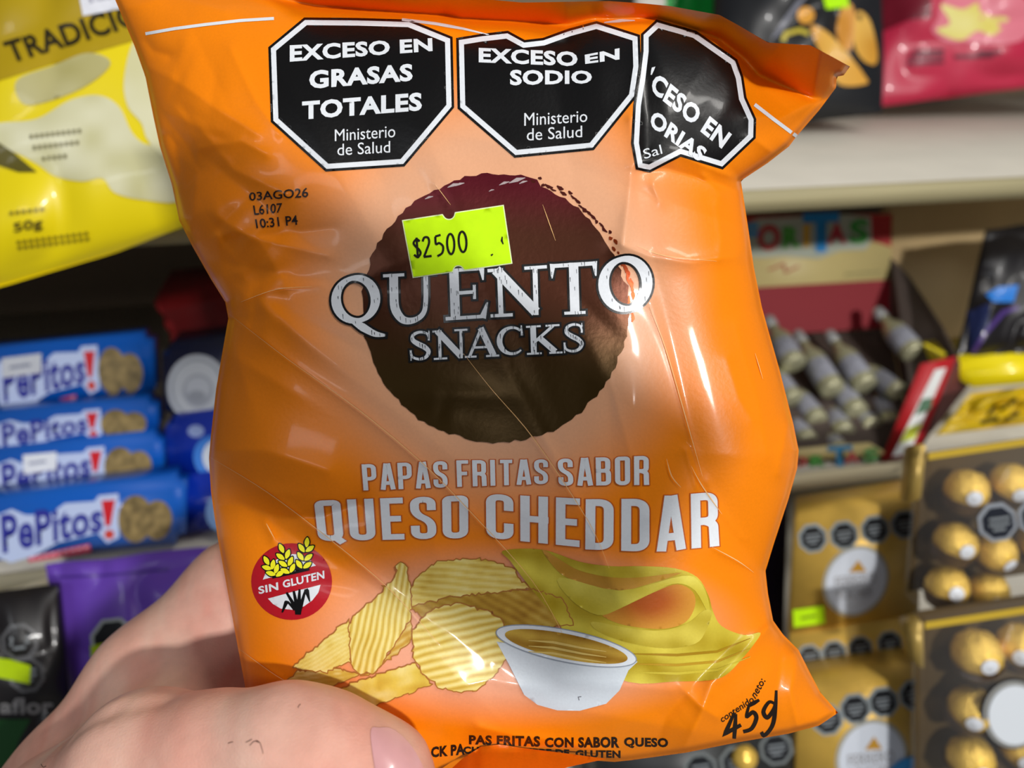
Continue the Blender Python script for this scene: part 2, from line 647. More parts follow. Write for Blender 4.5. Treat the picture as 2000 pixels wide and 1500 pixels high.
for _ in range(46):                  # dents down the left side
    cy = RNG.uniform(100, 640)
    cx = np.interp(cy, [q[1] for q in LEFT], [q[0] for q in LEFT]) + RNG.uniform(14, 130) ** 1.0
    facet(cx, cy, RNG.uniform(14, 42), RNG.uniform(20, 160), RNG.uniform(-.26, .26))
edge = np.minimum(np.minimum(eL, eR), eB)
H = H * np.clip(edge / 6, 0, 1) + 0.0004 * np.clip(edge / 6, 0, 1)


def blur(A):
    B = np.pad(A, 1, mode='edge')
    return (B[:-2, 1:-1] + B[2:, 1:-1] + B[1:-1, :-2] + B[1:-1, 2:] + 4 * B[1:-1, 1:-1]) / 8


for _ in range(9):
    H = blur(H)


def hmap(px, py):
    x = np.clip((np.asarray(px, float) - GX0) / GS, 0, len(gx) - 1.001)
    y = np.clip((np.asarray(py, float) - GY0) / GS, 0, len(gy) - 1.001)
    i, j = x.astype(int), y.astype(int)
    fx, fy = x - i, y - j
    return (H[j, i] * (1 - fx) + H[j, i + 1] * fx) * (1 - fy) + (H[j + 1, i] * (1 - fx) + H[j + 1, i + 1] * fx) * fy


BAG0 = at(1000, 1480, BAG_D)


def on_bag(P, lift=0.0):
    P = np.asarray(P, float)
    return at(P[:, 0], P[:, 1], BAG_D - hmap(P[:, 0], P[:, 1]) - lift) - BAG0


def cpar(poly, n):
    p = np.asarray(poly, float)
    L = np.concatenate([[0], np.cumsum(np.hypot(*(p[1:] - p[:-1]).T))])
    t = np.linspace(0, L[-1], n)
    return np.stack([np.interp(t, L, p[:, 0]), np.interp(t, L, p[:, 1])], 1)


NU, NV = 420, 520
cT, cB, cL, cR = cpar(TOP, NU), cpar(BOTTOM, NU), cpar(LEFT, NV), cpar(RIGHT, NV)
u = np.linspace(0, 1, NU)[None, :, None]
v = np.linspace(0, 1, NV)[:, None, None]
G = (1 - v) * cT[None] + v * cB[None] + (1 - u) * cL[:, None] + u * cR[:, None] - (
    (1 - u) * (1 - v) * cT[0] + u * (1 - v) * cT[-1] + (1 - u) * v * cB[0] + u * v * cB[-1])
GP = G.reshape(-1, 2)
gridF = [(j * NU + i, (j + 1) * NU + i, (j + 1) * NU + i + 1, j * NU + i + 1) for j in range(NV - 1) for i in range(NU - 1)]

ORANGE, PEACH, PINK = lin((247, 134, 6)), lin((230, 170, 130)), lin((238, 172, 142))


def sstep(a, b, x):
    t = np.clip((x - a) / (b - a), 0, 1)
    return t * t * (3 - 2 * t)


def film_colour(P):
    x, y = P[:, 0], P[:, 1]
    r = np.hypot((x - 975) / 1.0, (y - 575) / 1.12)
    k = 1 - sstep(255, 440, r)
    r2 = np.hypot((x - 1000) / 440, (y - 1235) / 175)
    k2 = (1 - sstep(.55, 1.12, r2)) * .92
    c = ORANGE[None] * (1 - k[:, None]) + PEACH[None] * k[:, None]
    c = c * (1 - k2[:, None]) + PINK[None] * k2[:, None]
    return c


bag = thing('snack_bag', 'crumpled orange potato chip bag with black round emblem held up in the hand', 'chip bag', BAG0)
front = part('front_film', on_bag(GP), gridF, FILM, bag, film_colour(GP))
# the rear film, sharing the outline
HB = 0.011 * rnd(eL, 260) * rnd(eR, 260) * rnd(np.clip(fS, 0, None), 300) * rnd(eB, 300)
i_ = np.clip(((GP[:, 0] - GX0) / GS).astype(int), 0, len(gx) - 1)
j_ = np.clip(((GP[:, 1] - GY0) / GS).astype(int), 0, len(gy) - 1)
hb = HB[j_, i_] + 0.0004
bd = np.zeros((NV, NU), bool)
bd[0], bd[-1], bd[:, 0], bd[:, -1] = True, True, True, True
bd = bd.ravel()
hb[bd] = -hmap(GP[bd, 0], GP[bd, 1])
sel = np.unique(np.concatenate([np.arange(0, NV, 3), [NV - 1]])), np.unique(np.concatenate([np.arange(0, NU, 3), [NU - 1]]))
idx = (sel[0][:, None] * NU + sel[1][None]).ravel()
nv, nu = len(sel[0]), len(sel[1])
part('rear_film', at(GP[idx, 0], GP[idx, 1], BAG_D + hb[idx]) - BAG0,
     [(j * nu + i, j * nu + i + 1, (j + 1) * nu + i + 1, (j + 1) * nu + i) for j in range(nv - 1) for i in range(nu - 1)],
     mat('rear_film_orange', (226, 104, 8), rough=.35, coat=.2), bag)

INKLIFT = 7e-5


class Ink(MB):
    """print on the bag: 2-D shapes in photo pixels laid on the film, one thin layer over the other"""

    def put(s, P, F, col, layer=1):
        return s.add(on_bag(P, 1.0e-4 + INKLIFT * layer), F, col)

    def poly(s, pts, col, layer=1, step=5.5):
        V, F = fill(pts, step)
        c = col(V) if callable(col) else lin(col)
        return s.put(V, F, c, layer)

    def line(s, pts, wd, col, layer=1, step=6, closed=False, grow=0):
        p = resample(pts, step, closed)
        wv = wd
        if not np.isscalar(wd):
            L = np.linspace(0, 1, len(p))
            wv = np.interp(L, np.linspace(0, 1, len(wd)), wd)
        V, F = strip(p, wv, closed=closed, grow=grow)
        return s.put(V, F, lin(col), layer)

    def text(s, t, q, col, layer=1, bold=0.0, cut=5):
        V, F = text_geo(t, bold, cut)
        return s.put(quad(q)(V), F, lin(col), layer)

    def word(s, t, q, col, layer=1, font=None, wid=W, gap=.075, grow=0.0):
        st, adv = word_strips(t, font, wid, gap, grow=grow)
        f = quad(q)
        for V, F in st:
            s.put(f(V / [adv, 1]), F, lin(col), layer)
        return s


WHITE, BLACK = (226, 230, 235), (12, 11, 11)


def shrink(poly, d):
    """inset a convex-ish polygon by d pixels"""
    p = np.asarray(poly, float)
    n = len(p)
    area = sum(p[i, 0] * p[(i + 1) % n, 1] - p[(i + 1) % n, 0] * p[i, 1] for i in range(n))
    sg = 1 if area > 0 else -1
    out = []
    for i in range(n):
        a, b, c = p[i - 1], p[i], p[(i + 1) % n]
        d1 = (b - a) / np.hypot(*(b - a))
        d2 = (c - b) / np.hypot(*(c - b))
        n1, n2 = sg * np.array([-d1[1], d1[0]]), sg * np.array([-d2[1], d2[0]])
        m = n1 + n2
        m /= max(m @ m / 2, .5)
        out.append(b + m * d)
    return np.array(out)


def warning(outer, texts, label, wring=10):
    k = Ink()
    k.poly(outer, BLACK, 1)
    k.poly(shrink(outer, 5), WHITE, 2)
    k.poly(shrink(outer, 5 + wring), BLACK, 3)
    for t, q, b in texts:
        k.text(t, q, WHITE, 4, bold=b)
    return k.build('warning_label', FILM, bag, label=label)


warning([(594, 34), (700, 35), (800, 38), (884, 72), (887, 210), (790, 325), (636, 335), (529, 238), (524, 92)],
        [('EXCESO EN', [(566, 88), (844, 74), (845, 100), (566, 121)], .04), ('GRASAS', [(604, 138), (806, 124), (806, 158), (604, 174)], .04),
         ('TOTALES', [(590, 198), (824, 180), (824, 216), (590, 234)], .04), ('Ministerio', [(654, 253), (772, 244), (772, 268), (654, 276)], 0),
         ('de Salud', [(659, 281), (762, 275), (762, 298), (659, 304)], 0)], 'black octagon reading EXCESO EN GRASAS TOTALES')
warning([(891, 74), (940, 66), (992, 60), (1025, 78), (1060, 74), (1110, 56), (1165, 41), (1250, 68), (1252, 130), (1243, 190), (1160, 293), (1005, 308), (894, 212)],
        [('EXCESO', [(935, 93), (1128, 101), (1128, 130), (935, 122)], .04), ('EN', [(1142, 107), (1210, 94), (1210, 116), (1143, 125)], .04),
         ('SODIO', [(996, 136), (1156, 138), (1156, 163), (996, 167)], .04), ('Ministerio', [(1024, 221), (1147, 215), (1147, 238), (1024, 246)], 0),
         ('de Salud', [(1029, 251), (1137, 245), (1137, 268), (1029, 275)], 0)], 'black octagon reading EXCESO EN SODIO')
warning([(1252, 66), (1282, 38), (1360, 60), (1440, 116), (1452, 150), (1458, 190), (1477, 232), (1476, 270), (1412, 331), (1330, 306), (1270, 337), (1242, 331), (1233, 280), (1237, 205), (1246, 150), (1252, 100)],
        [('CESO EN', [(1283, 140), (1430, 262), (1409, 291), (1268, 176)], .04), ('ORIAS', [(1279, 213), (1383, 293), (1366, 317), (1266, 244)], .04),
         ('Sal', [(1255, 292), (1290, 282), (1294, 300), (1259, 311)], 0), ("'", [(1273, 132), (1280, 130), (1274, 146), (1270, 146)], .02)], 'dented black octagon with partly folded white words')

for pts_, wd_ in [([(284, 66), (340, 56), (400, 48), (470, 40), (535, 36)], 6), ([(785, 38), (850, 46), (905, 56), (955, 68)], [5, 6, 2]), ([(1180, 44), (1215, 40), (1240, 40)], [2, 6, 2]), ([(1474, 204), (1510, 232), (1545, 258), (1556, 266)], 7)]:
    k = Ink()
    k.line(pts_, wd_, WHITE, 1)
    k.build('white_band', FILM, bag)

# ---- round emblem with the brand lettering
t = np.linspace(0, 2 * np.pi, 150, endpoint=False)
rr = 1 + RNG.normal(0, .006, 150) + .008 * np.sin(9 * t + 1) * np.sin(4 * t)
circ = np.stack([968 + 261 * rr * np.cos(t), 602 + 262 * rr * np.sin(t)], 1)
tr = (t > 5.05) & (t < 6.1)          # brushed away at the upper right
circ[tr] = np.array([968, 602]) + (circ[tr] - [968, 602]) * .965


def emblem_colour(P):  # maroon-to-olive gradient: reflections on the foil painted into its colour
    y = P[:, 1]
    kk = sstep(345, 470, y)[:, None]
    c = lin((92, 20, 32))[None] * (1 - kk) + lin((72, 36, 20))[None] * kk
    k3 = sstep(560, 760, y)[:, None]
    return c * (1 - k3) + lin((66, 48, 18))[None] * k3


k = Ink()
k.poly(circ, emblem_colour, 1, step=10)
for a in np.linspace(5.0, 6.35, 34):
    r0 = 261 * RNG.uniform(.985, 1.035)
    c0 = np.array([968 + r0 * math.cos(a), 602 + r0 * math.sin(a)])
    tg = np.array([-math.sin(a), math.cos(a)]) * RNG.uniform(3, 11)
    k.line([c0 - tg, c0 + tg * .2 + RNG.normal(0, 1.5, 2), c0 + tg], [2, RNG.uniform(4, 9), 2], (78, 24, 18) if a < 5.7 else (150, 58, 22), 1, step=4)
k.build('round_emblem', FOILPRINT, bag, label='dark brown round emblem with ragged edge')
k = Ink()
for x, y, q in [(886, 362, 12), (898, 360, 9), (1010, 352, 16), (985, 358, 10), (838, 386, 8), (1022, 356, 8), (960, 372, 5)]:
    k.line([(x - q, y + q * .35), (x, y - 1), (x + q, y - q * .3)], [1, q * .5, 1], (176, 160, 160), 2, step=4)
k.build('emblem_flecks', FILM, bag)

Y5 = lambda p: smooth_curve(p, 7)
SERIF = {   # capitals 1 high and about .9 wide: (polyline, widths, closed)
    'Q': [(ell(.47, .5, .37, .44, 0, 352, 40), None, 'O'), (Y5([(.40, .06), (.58, -.08), (.80, -.22), (1.0, -.26)]), [.10, .16, .12, .04], 0)],
    'O': [(ell(.5, .5, .39, .44, 0, 352, 40), None, 'O')],
    'U': [(Y5([(.20, 1), (.20, .62), (.22, .30), (.36, .08), (.56, .05), (.74, .16), (.80, .40), (.80, 1)]), [.17, .17, .17, .14, .10, .09, .09, .09], 0), ([(0, .97), (.40, .97)], .06, 0), ([(.62, .97), (.98, .97)], .06, 0)],
    'E': [([(.26, 0), (.26, 1)], .19, 0), ([(.05, .97), (.86, .97)], .07, 0), ([(.05, .03), (.86, .03)], .07, 0), ([(.3, .52), (.68, .52)], .07, 0), ([(.84, 1.0), (.87, .74)], [.12, .03], 0),
          ([(.84, 0), (.95, .30)], [.14, .03], 0), ([(.68, .66), (.68, .38)], [.06, .06], 0)],
    'N': [([(.20, 0), (.20, 1)], .09, 0), ([(.14, .98), (.80, .06)], .19, 0), ([(.80, 0), (.80, 1)], .09, 0), ([(.02, .03), (.40, .03)], .06, 0), ([(0, .97), (.26, .97)], .06, 0), ([(.62, .97), (1.0, .97)], .06, 0)],
    'T': [([(.5, 0), (.5, 1)], .19, 0), ([(.04, .96), (.96, .96)], .08, 0), ([(.06, 1.0), (.03, .72)], [.12, .03], 0), ([(.94, 1.0), (.97, .72)], [.12, .03], 0), ([(.27, .03), (.73, .03)], .06, 0)],
    'S': [(Y5([(.80, .74), (.74, .90), (.50, .96), (.27, .88), (.24, .70), (.42, .56), (.64, .44), (.78, .28), (.68, .10), (.44, .04), (.20, .12), (.14, .30)]), [.05, .08, .09, .11, .15, .18, .18, .15, .11, .09, .08, .05], 0),
          ([(.82, 1.0), (.80, .66)], [.04, .07], 0), ([(.13, 0), (.14, .36)], [.04, .07], 0)],
    'A': [([(.50, 1), (.14, .04)], .09, 0), ([(.48, 1), (.84, .04)], .19, 0), ([(.26, .34), (.70, .34)], .07, 0), ([(0, .03), (.34, .03)], .06, 0), ([(.62, .03), (1.0, .03)], .06, 0)],
    'C': [(ell(.54, .5, .40, .44, 48, 312, 30), [.08, .08, .10, .15, .18, .18, .15, .10, .08, .05], 0), ([(.84, 1.0), (.85, .66)], [.04, .07], 0)],
    'K': [([(.22, 0), (.22, 1)], .18, 0), ([(.24, .42), (.80, .96)], .09, 0), ([(.40, .56), (.84, .06)], .18, 0), ([(.02, .03), (.44, .03)], .06, 0), ([(.02, .97), (.44, .97)], .06, 0), ([(.58, .97), (.98, .97)], .06, 0), ([(.66, .03), (1.04, .03)], .06, 0)],
}


def serif(k, ch, q, edge_px):
    f = quad(q)
    TL, TR, BR, BL = [np.array(c, float) for c in q]
    sc = (np.hypot(*(TR - TL)) + np.hypot(*(TL - BL))) / 2
    for pl, wd, kind in SERIF[ch]:
        if kind == 'O':
            p = f(np.asarray(pl))
            wpx = sc * (.09 + .105 * np.abs(np.cos(np.radians(np.linspace(0, 352, 40)) - .25)) ** 1.3)
            cl = True
        else:
            pu = np.asarray(pl, float)
            p = resample(f(pu), 5, False)
            if np.isscalar(wd):
                wpx = wd * sc
            else:
                wpx = sc * np.interp(np.linspace(0, 1, len(p)), np.linspace(0, 1, len(wd)), wd)
            cl = False
        V, F = strip(p, wpx, closed=cl, grow=edge_px)
        k.put(V, F, lin((10, 9, 9)), 3)
        V, F = strip(p, wpx, closed=cl)
        k.put(V, F, lin(WHITE), 4)
        m = len(p)
        for _ in range(max(2, int(m / 4))):   # scratched ink inside the letters
            i = RNG.integers(0, m)
            ww = wpx if np.isscalar(wpx) else wpx[i]
            o = p[i] + RNG.uniform(-.42, .42) * ww * np.array([1, .3])
            h = RNG.uniform(1.5, 5)
            V, F = strip([o + [0, -h], o + [.6, h]], [RNG.uniform(.7, 1.6), .6], sub=1)
            k.put(V, F, lin((40, 44, 50)), 5)


k = Ink()
for ch, q in [('Q', [(644, 540), (748, 534), (752, 630), (648, 634)]), ('U', [(748, 536), (852, 530), (852, 628), (750, 634)]), ('E', [(862, 527), (955, 520), (957, 620), (866, 626)]),
              ('N', [(952, 526), (1068, 518), (1070, 614), (956, 620)]), ('T', [(1074, 516), (1166, 510), (1168, 612), (1078, 616)]), ('O', [(1166, 500), (1276, 498), (1276, 610), (1168, 610)])]:
    serif(k, ch, q, 4.5)
for ch, q in [('S', [(792, 648), (848, 645), (849, 702), (796, 705)]), ('N', [(844, 646), (914, 642), (915, 699), (846, 703)]), ('A', [(906, 642), (974, 639), (975, 696), (908, 699)]),
              ('C', [(966, 638), (1028, 635), (1030, 693), (968, 696)]), ('K', [(1026, 637), (1094, 633), (1096, 690), (1028, 693)]), ('S', [(1094, 633), (1146, 630), (1148, 686), (1096, 690)])]:
    serif(k, ch, q, 4)
k.build('brand_lettering', FILM, bag, label='white serif lettering QUENTO SNACKS with black edges')

# ---- flavour words
k = Ink()
for wd, q in [('PAPAS', [(706, 907), (875, 900), (876, 952), (710, 958)]), ('FRITAS', [(891, 899), (1072, 897), (1072, 945), (893, 951)]), ('SABOR', [(1089, 896), (1270, 890), (1270, 947), (1091, 949)])]:
    k.word(wd, q, (196, 92, 28), 1, font=BEBAS, grow=.03)
    k.word(wd, q, WHITE, 2, font=BEBAS)
for wd, q in [('QUESO', [(613, 978), (918, 967), (918, 1051), (622, 1057)]), ('CHE', [(949, 964), (1137, 974), (1136, 1069), (950, 1050)]), ('DD', [(1144, 975), (1273, 974), (1273, 1078), (1143, 1073)]),
              ('AR', [(1282, 970), (1406, 960), (1409, 1066), (1282, 1078)])]:
    k.word(wd, q, (196, 92, 28), 1, font=BEBAS, grow=.018, gap=.075)
    k.word(wd, q, WHITE, 2, font=BEBAS, gap=.075)
k.build('flavour_text', FILM, bag, label='pale condensed words PAPAS FRITAS SABOR QUESO CHEDDAR')

k = Ink()
INKB = (30, 14, 14)
for tx, q in [('03AGO26', [(486, 376), (602, 366), (602, 385), (487, 392)]), ('L6107', [(494, 401), (551, 396), (550, 415), (497, 420)]), ('10:31 P4', [(498, 428), (580, 420), (582, 439), (501, 446)])]:
    k.text(tx, q, INKB, 1, bold=.012)
k.build('date_stamp', FILM, bag, label='black stamped lines 03AGO26, L6107 and 10:31 P4')

# ---- lime price sticker
k = Ink()
q = [(785, 430), (984, 400), (1001, 515), (806, 543)]
f = quad(q)
out = [f(np.array([[a, b]]))[0] for a, b in ((0, 0), (0, 1), (.40, 1))] + [f(np.array([[.46 - .055 * math.cos(a), 1 - .10 * math.sin(a)]]))[0] for a in np.linspace(.3, 2.84, 8)] + \
      [f(np.array([[a, b]]))[0] for a, b in ((.52, 1), (1, 1), (1, 0), (.52, 0))] + [f(np.array([[.46 + .05 * math.cos(a), .09 * math.sin(a)]]))[0] for a in np.linspace(.3, 2.84, 8)] + [f(np.array([[.40, 0]]))[0]]
k.poly(np.array(out), (232, 244, 190), 6, step=10)
k.poly(shrink(np.array(out), 2.0), (200, 246, 6), 7.5, step=10)
st = k.build('price_sticker', PAPER, bag, label='lime green paper price sticker')
DIG = {'$': [Y5([(.78, .80), (.5, .92), (.2, .76), (.36, .58), (.66, .42), (.80, .22), (.5, .06), (.16, .20)]), [(.5, 1.0), (.52, .0)]],
       '2': [Y5([(.12, .78), (.30, .96), (.62, .94), (.70, .70), (.42, .36), (.12, .05)]), [(.10, .05), (.86, .06)]],
       '5': [[(.66, .96), (.18, .92)], Y5([(.18, .92), (.20, .58), (.50, .60), (.82, .42), (.72, .14), (.26, .02)])],
       '0': [ell(.48, .5, .34, .47, 0, 360, 26)]}
k = Ink()
for ch, q in [('$', [(803, 465), (824, 463), (826, 503), (806, 506)]), ('2', [(822, 463), (844, 461), (846, 502), (826, 504)]), ('5', [(846, 459), (868, 456), (870, 499), (849, 502)]),
              ('0', [(869, 457), (890, 454), (892, 496), (872, 499)]), ('0', [(891, 452), (914, 450), (916, 492), (895, 495)])]:
    for p in DIG[ch]:
        k.line(quad(q)(np.asarray(p, float)), 4.4, (22, 22, 10), 9, step=3)
k.line([(981, 462), (980, 470), (983, 477)], [2, 4, 2], (22, 22, 10), 9, step=3)
k.line([(959, 499), (963, 496)], [4, 2], (22, 22, 10), 9, step=3)
k.build('price_writing', PAPER, st, label='thin black figures $2500')

# ---- gluten free badge
k = Ink()
b5 = lambda P: np.array([(470 + .14 * x, 1020 + .14 * y) for x, y in P])
k.poly(ell(569.5, 1136, 79, 75, 0, 352, 44), (184, 22, 36), 1)
k.poly(b5([(310, 800), (350, 700), (500, 520), (720, 445), (850, 450), (960, 520), (1050, 605)]), WHITE, 2)
k.poly(b5([(380, 1065), (750, 965), (1115, 872), (1085, 980), (1000, 1090), (880, 1175), (720, 1222), (560, 1205), (450, 1140)]), WHITE, 2)
k.text('SIN', b5([(240, 900), (520, 835), (528, 945), (255, 1005)]), WHITE, 2, bold=.03)
k.text('GLUTEN', b5([(580, 815), (1165, 672), (1170, 785), (595, 920)]), WHITE, 2, bold=.03)
for seg, wd in [([(800, 1290), (805, 1180)], [80, 110]), ([(770, 1200), (640, 980)], [60, 30]), ([(790, 1200), (740, 960)], [60, 34]), ([(810, 1200), (822, 935)], [70, 28]), ([(830, 1200), (900, 960)], [60, 30]),
                ([(760, 1220), (660, 1115), (620, 1105)], [50, 34, 30]), ([(640, 1110), (578, 1260)], [60, 22]), ([(890, 960), (945, 945)], [40, 50]), ([(920, 950), (965, 1110)], [70, 14])]:
    k.line(b5(seg), [x * .14 for x in wd], BLACK, 3, step=4)
LEAVES = [(360, 535, 60), (365, 635, 15), (450, 590, -80), (420, 715, 15), (500, 650, -72), (550, 715, -35), (570, 365, 65), (555, 480, 35), (655, 445, -70), (590, 580, 32), (695, 545, -65), (620, 680, 25), (722, 640, -65),
          (925, 280, -85), (850, 360, 55), (965, 370, -35), (835, 475, 55), (945, 490, -38), (815, 585, 55), (930, 600, -35)]
for x, y, a in LEAVES:
    c, s = math.cos(math.radians(a)), math.sin(math.radians(a))
    for rx, ry, cl, ly in ((88, 54, BLACK, 3), (70, 36, (246, 240, 40), 4)):
        tt = np.linspace(0, 2 * np.pi, 18, endpoint=False)
        ex, ey = rx * np.cos(tt), ry * np.sin(tt) * (1 - .35 * np.abs(np.cos(tt)))
        k.poly(b5(np.stack([x + ex * c - ey * s, y + ex * s + ey * c], 1)), cl, ly, step=5)
k.line(b5([(440, 770), (700, 715), (960, 655)]), 5, BLACK, 3)
k.poly(b5([(760, 690), (780, 600), (890, 660)]), BLACK, 3)
k.build('gluten_free_badge', FILM, bag, label='round red SIN GLUTEN badge with yellow wheat')

# ---- printed picture of crisps, cheese and dip
nz = {}


def vnoise(x, y, sc, seed=0):
    """smooth value noise"""
    if seed not in nz:
        nz[seed] = np.random.default_rng(seed).random((64, 64))
    T = nz[seed]
    X, Y = x / sc, y / sc
    i, j = np.floor(X).astype(int), np.floor(Y).astype(int)
    fx, fy = X - i, Y - j
    fx, fy = fx * fx * (3 - 2 * fx), fy * fy * (3 - 2 * fy)
    g = lambda a, b: T[b % 64, a % 64]
    return (g(i, j) * (1 - fx) + g(i + 1, j) * fx) * (1 - fy) + (g(i, j + 1) * (1 - fx) + g(i + 1, j + 1) * fx) * fy


def chip(poly, ang, period, depth=.30, base=(232, 206, 104), lo=(196, 152, 40), hi=(246, 232, 160), layer=2, fan=0.0, seed=1, step=4.0):
    a = math.radians(ang)
    pl = np.asarray(poly, float)
    c0 = pl.mean(0)

    def col(P):
        x, y = P[:, 0], P[:, 1]
        s = -(x - c0[0]) * math.sin(a) + (y - c0[1]) * math.cos(a)
        tt = (x - c0[0]) * math.cos(a) + (y - c0[1]) * math.sin(a)
        s = s * (1 + fan * tt) + 5 * (vnoise(x, y, 40, seed) - .5)
        rd = .5 + .5 * np.sin(2 * np.pi * s / period)
        n = vnoise(x, y, 14, seed + 3) * .5 + vnoise(x, y, 60, seed + 5) * .5
        tval = np.clip(depth * rd + (1 - depth) * n, 0, 1)[:, None]
        L, B, U = lin(lo)[None], lin(base)[None], lin(hi)[None]
        return np.where(tval < .5, L + (B - L) * tval * 2, B + (U - B) * (tval - .5) * 2)
    pl = resample(pl, 6)
    pl = pl + RNG.normal(0, 1.5, pl.shape)
    K.line(np.vstack([pl, pl[:1]]), 2.2, (176, 116, 52), layer + .4, step=5)
    K.poly(pl, col, layer, step=step)


z5 = lambda P: np.array([(400 + .4 * x, 850 + .4 * y) for x, y in P])
z6 = lambda P: np.array([(950 + .4334 * x, 850 + .4334 * y) for x, y in P])
SM = lambda P: smooth_curve(z6(P), 4, True)
K = Ink()
chip([(800, 1160), (812, 1128), (852, 1098), (904, 1090), (960, 1094), (1000, 1110), (1020, 1135), (1036, 1150), (960, 1158), (880, 1165), (800, 1185)], 6, 13, .4, layer=2, seed=4)
chip([(798, 1184), (880, 1163), (960, 1156), (1040, 1150), (1100, 1170), (1120, 1220), (1040, 1226), (985, 1232), (960, 1196), (900, 1180), (830, 1210)], 30, 16, .3, base=(190, 148, 52), lo=(140, 92, 24), hi=(222, 190, 96), layer=1.5, seed=6)
cheese = lambda lo_, hi_, a, per, sd: (lambda P: (lin(lo_)[None] + (lin(hi_) - lin(lo_))[None] * np.clip(.5 + .32 * np.sin(((P[:, 0]) * -math.sin(a) + P[:, 1] * math.cos(a)) / per + 2 * vnoise(P[:, 0], P[:, 1], 60, sd)) + .5 * (vnoise(P[:, 0], P[:, 1], 24, sd + 1) - .5), 0, 1)[:, None]))
K.poly(SM([(75, 520), (250, 515), (420, 570), (560, 590), (700, 590), (850, 600), (950, 640), (1000, 720), (1020, 790), (1060, 860), (1160, 900), (1235, 890), (1200, 950), (1150, 1010), (1080, 1080), (1000, 1105), (850, 1110), (640, 1112), (400, 1000), (330, 850), (200, 690), (110, 570)]),
       cheese((176, 150, 28), (222, 204, 74), .25, 13, 8), 1.8, step=6)
K.poly(SM([(250, 515), (330, 560), (420, 610), (560, 640), (700, 640), (880, 620), (700, 680), (600, 700), (440, 670), (330, 620)]), cheese((188, 138, 40), (206, 150, 60), .1, 9, 11), 2.6, step=6)
K.poly(SM([(330, 640), (600, 700), (880, 634), (960, 660), (1000, 740), (1000, 800), (940, 700), (860, 668), (760, 700), (600, 782), (500, 810), (380, 740)]), cheese((196, 176, 44), (228, 214, 92), .3, 12, 12), 2.9, step=6)
K.poly(SM([(520, 808), (600, 782), (760, 706), (860, 672), (930, 706), (940, 770), (900, 840), (820, 870), (720, 870), (600, 850)]), lambda P: lin((176, 84, 26))[None] + (lin((214, 150, 56)) - lin((176, 84, 26)))[None] * sstep(20, 105, np.hypot(P[:, 0] - 1268, (P[:, 1] - 1172) * 1.6))[:, None], 2.7, step=6)
K.poly(SM([(480, 840), (640, 868), (780, 880), (900, 850), (980, 790), (1015, 800), (990, 880), (940, 940), (800, 960), (620, 930), (500, 880)]), cheese((176, 152, 30), (224, 206, 84), .12, 10, 15), 3.0, step=6)
for yy, c in ((985, (168, 130, 26)), (1030, (190, 150, 40)), (1068, (206, 186, 60))):
    K.line(z6([(640, yy), (860, yy + 6), (1040, yy - 10), (1190, yy - 70)]), [1, 5, 5, 1], c, 3.2)
chip(z5([(370, 1225), (450, 1150), (660, 1140), (760, 1170), (640, 1220), (530, 1250), (520, 1225)]), -8, 9, .3, base=(214, 178, 76), layer=2.2, seed=9)
chip(z5([(760, 1170), (830, 1165), (900, 1060), (1005, 900), (1012, 990), (1000, 1010), (880, 1110), (800, 1175)]), -30, 14, .3, base=(206, 160, 60), lo=(168, 110, 34), layer=2.1, seed=19)
chip(z5([(430, 1130), (560, 1020), (700, 900), (720, 1000), (710, 1110), (590, 1155), (480, 1150)]), -30, 8, .25, layer=3, seed=10)
chip(z5([(610, 1260), (700, 1220), (860, 1165), (1030, 1110), (1110, 1220), (960, 1275), (800, 1330), (740, 1325)]), -18, 30, .15, base=(226, 198, 84), layer=2.8, seed=12)
chip(z5([(945, 620), (970, 625), (1000, 690), (1008, 800), (1005, 900), (960, 970), (900, 1060), (830, 1165), (760, 1165), (715, 1130), (710, 1010), (700, 940), (720, 890), (870, 760), (865, 735), (930, 700)]), 102, 11.5, .75, layer=3.6, fan=-.0012, seed=13, step=3.2)
chip(z5([(1010, 960), (1070, 880), (1130, 835), (1230, 818), (1370, 850), (1440, 895), (1475, 960), (1482, 1080), (1400, 1190), (1330, 1245), (1250, 1260), (1160, 1240), (1120, 1210), (1060, 1160), (1020, 1090)]), -13, 15.5, .72, layer=4.2, seed=16, step=3.4)
bowl = lambda P: (lin((212, 220, 228))[None] * np.ones((len(P), 1)))
K.poly(z6([(45, 930), (100, 1030), (130, 1090), (170, 1170), (230, 1215), (320, 1240), (420, 1242), (540, 1210), (600, 1150), (640, 1060), (682, 1020)]), bowl, 5, step=8)
rim = np.array([(360 + 322 * math.cos(a) * math.cos(.2) - 72 * math.sin(a) * math.sin(.2), 950 + 322 * math.cos(a) * math.sin(.2) + 72 * math.sin(a) * math.cos(.2)) for a in np.linspace(0, 6.283, 60, endpoint=False)])
K.poly(z6(rim), (226, 232, 238), 6, step=8)
K.line(z6(np.vstack([rim, rim[:1]])), 2.0, (150, 158, 170), 6.5)
rin = np.array([(360 + 282 * math.cos(a) * math.cos(.2) - 56 * math.sin(a) * math.sin(.2), 952 + 282 * math.cos(a) * math.sin(.2) + 56 * math.sin(a) * math.cos(.2)) for a in np.linspace(0, 6.283, 60, endpoint=False)])
K.poly(z6(rin), cheese((150, 104, 20), (214, 176, 72), .2, 5, 21), 7, step=5)
for y0 in (925, 950, 975):
    K.line(z6([(190, y0), (300, y0 + 8), (430, y0 + 34), (540, y0 + 50)]), [1, 5, 4, 1], (226, 196, 110), 7.6)
K.line(z6([(418, 1195), (414, 1180), (428, 1178)]), 1.6, (120, 120, 128), 6)
K.build('serving_picture', FILM, bag, label='printed ridged crisps, folded cheese and white bowl of dip')

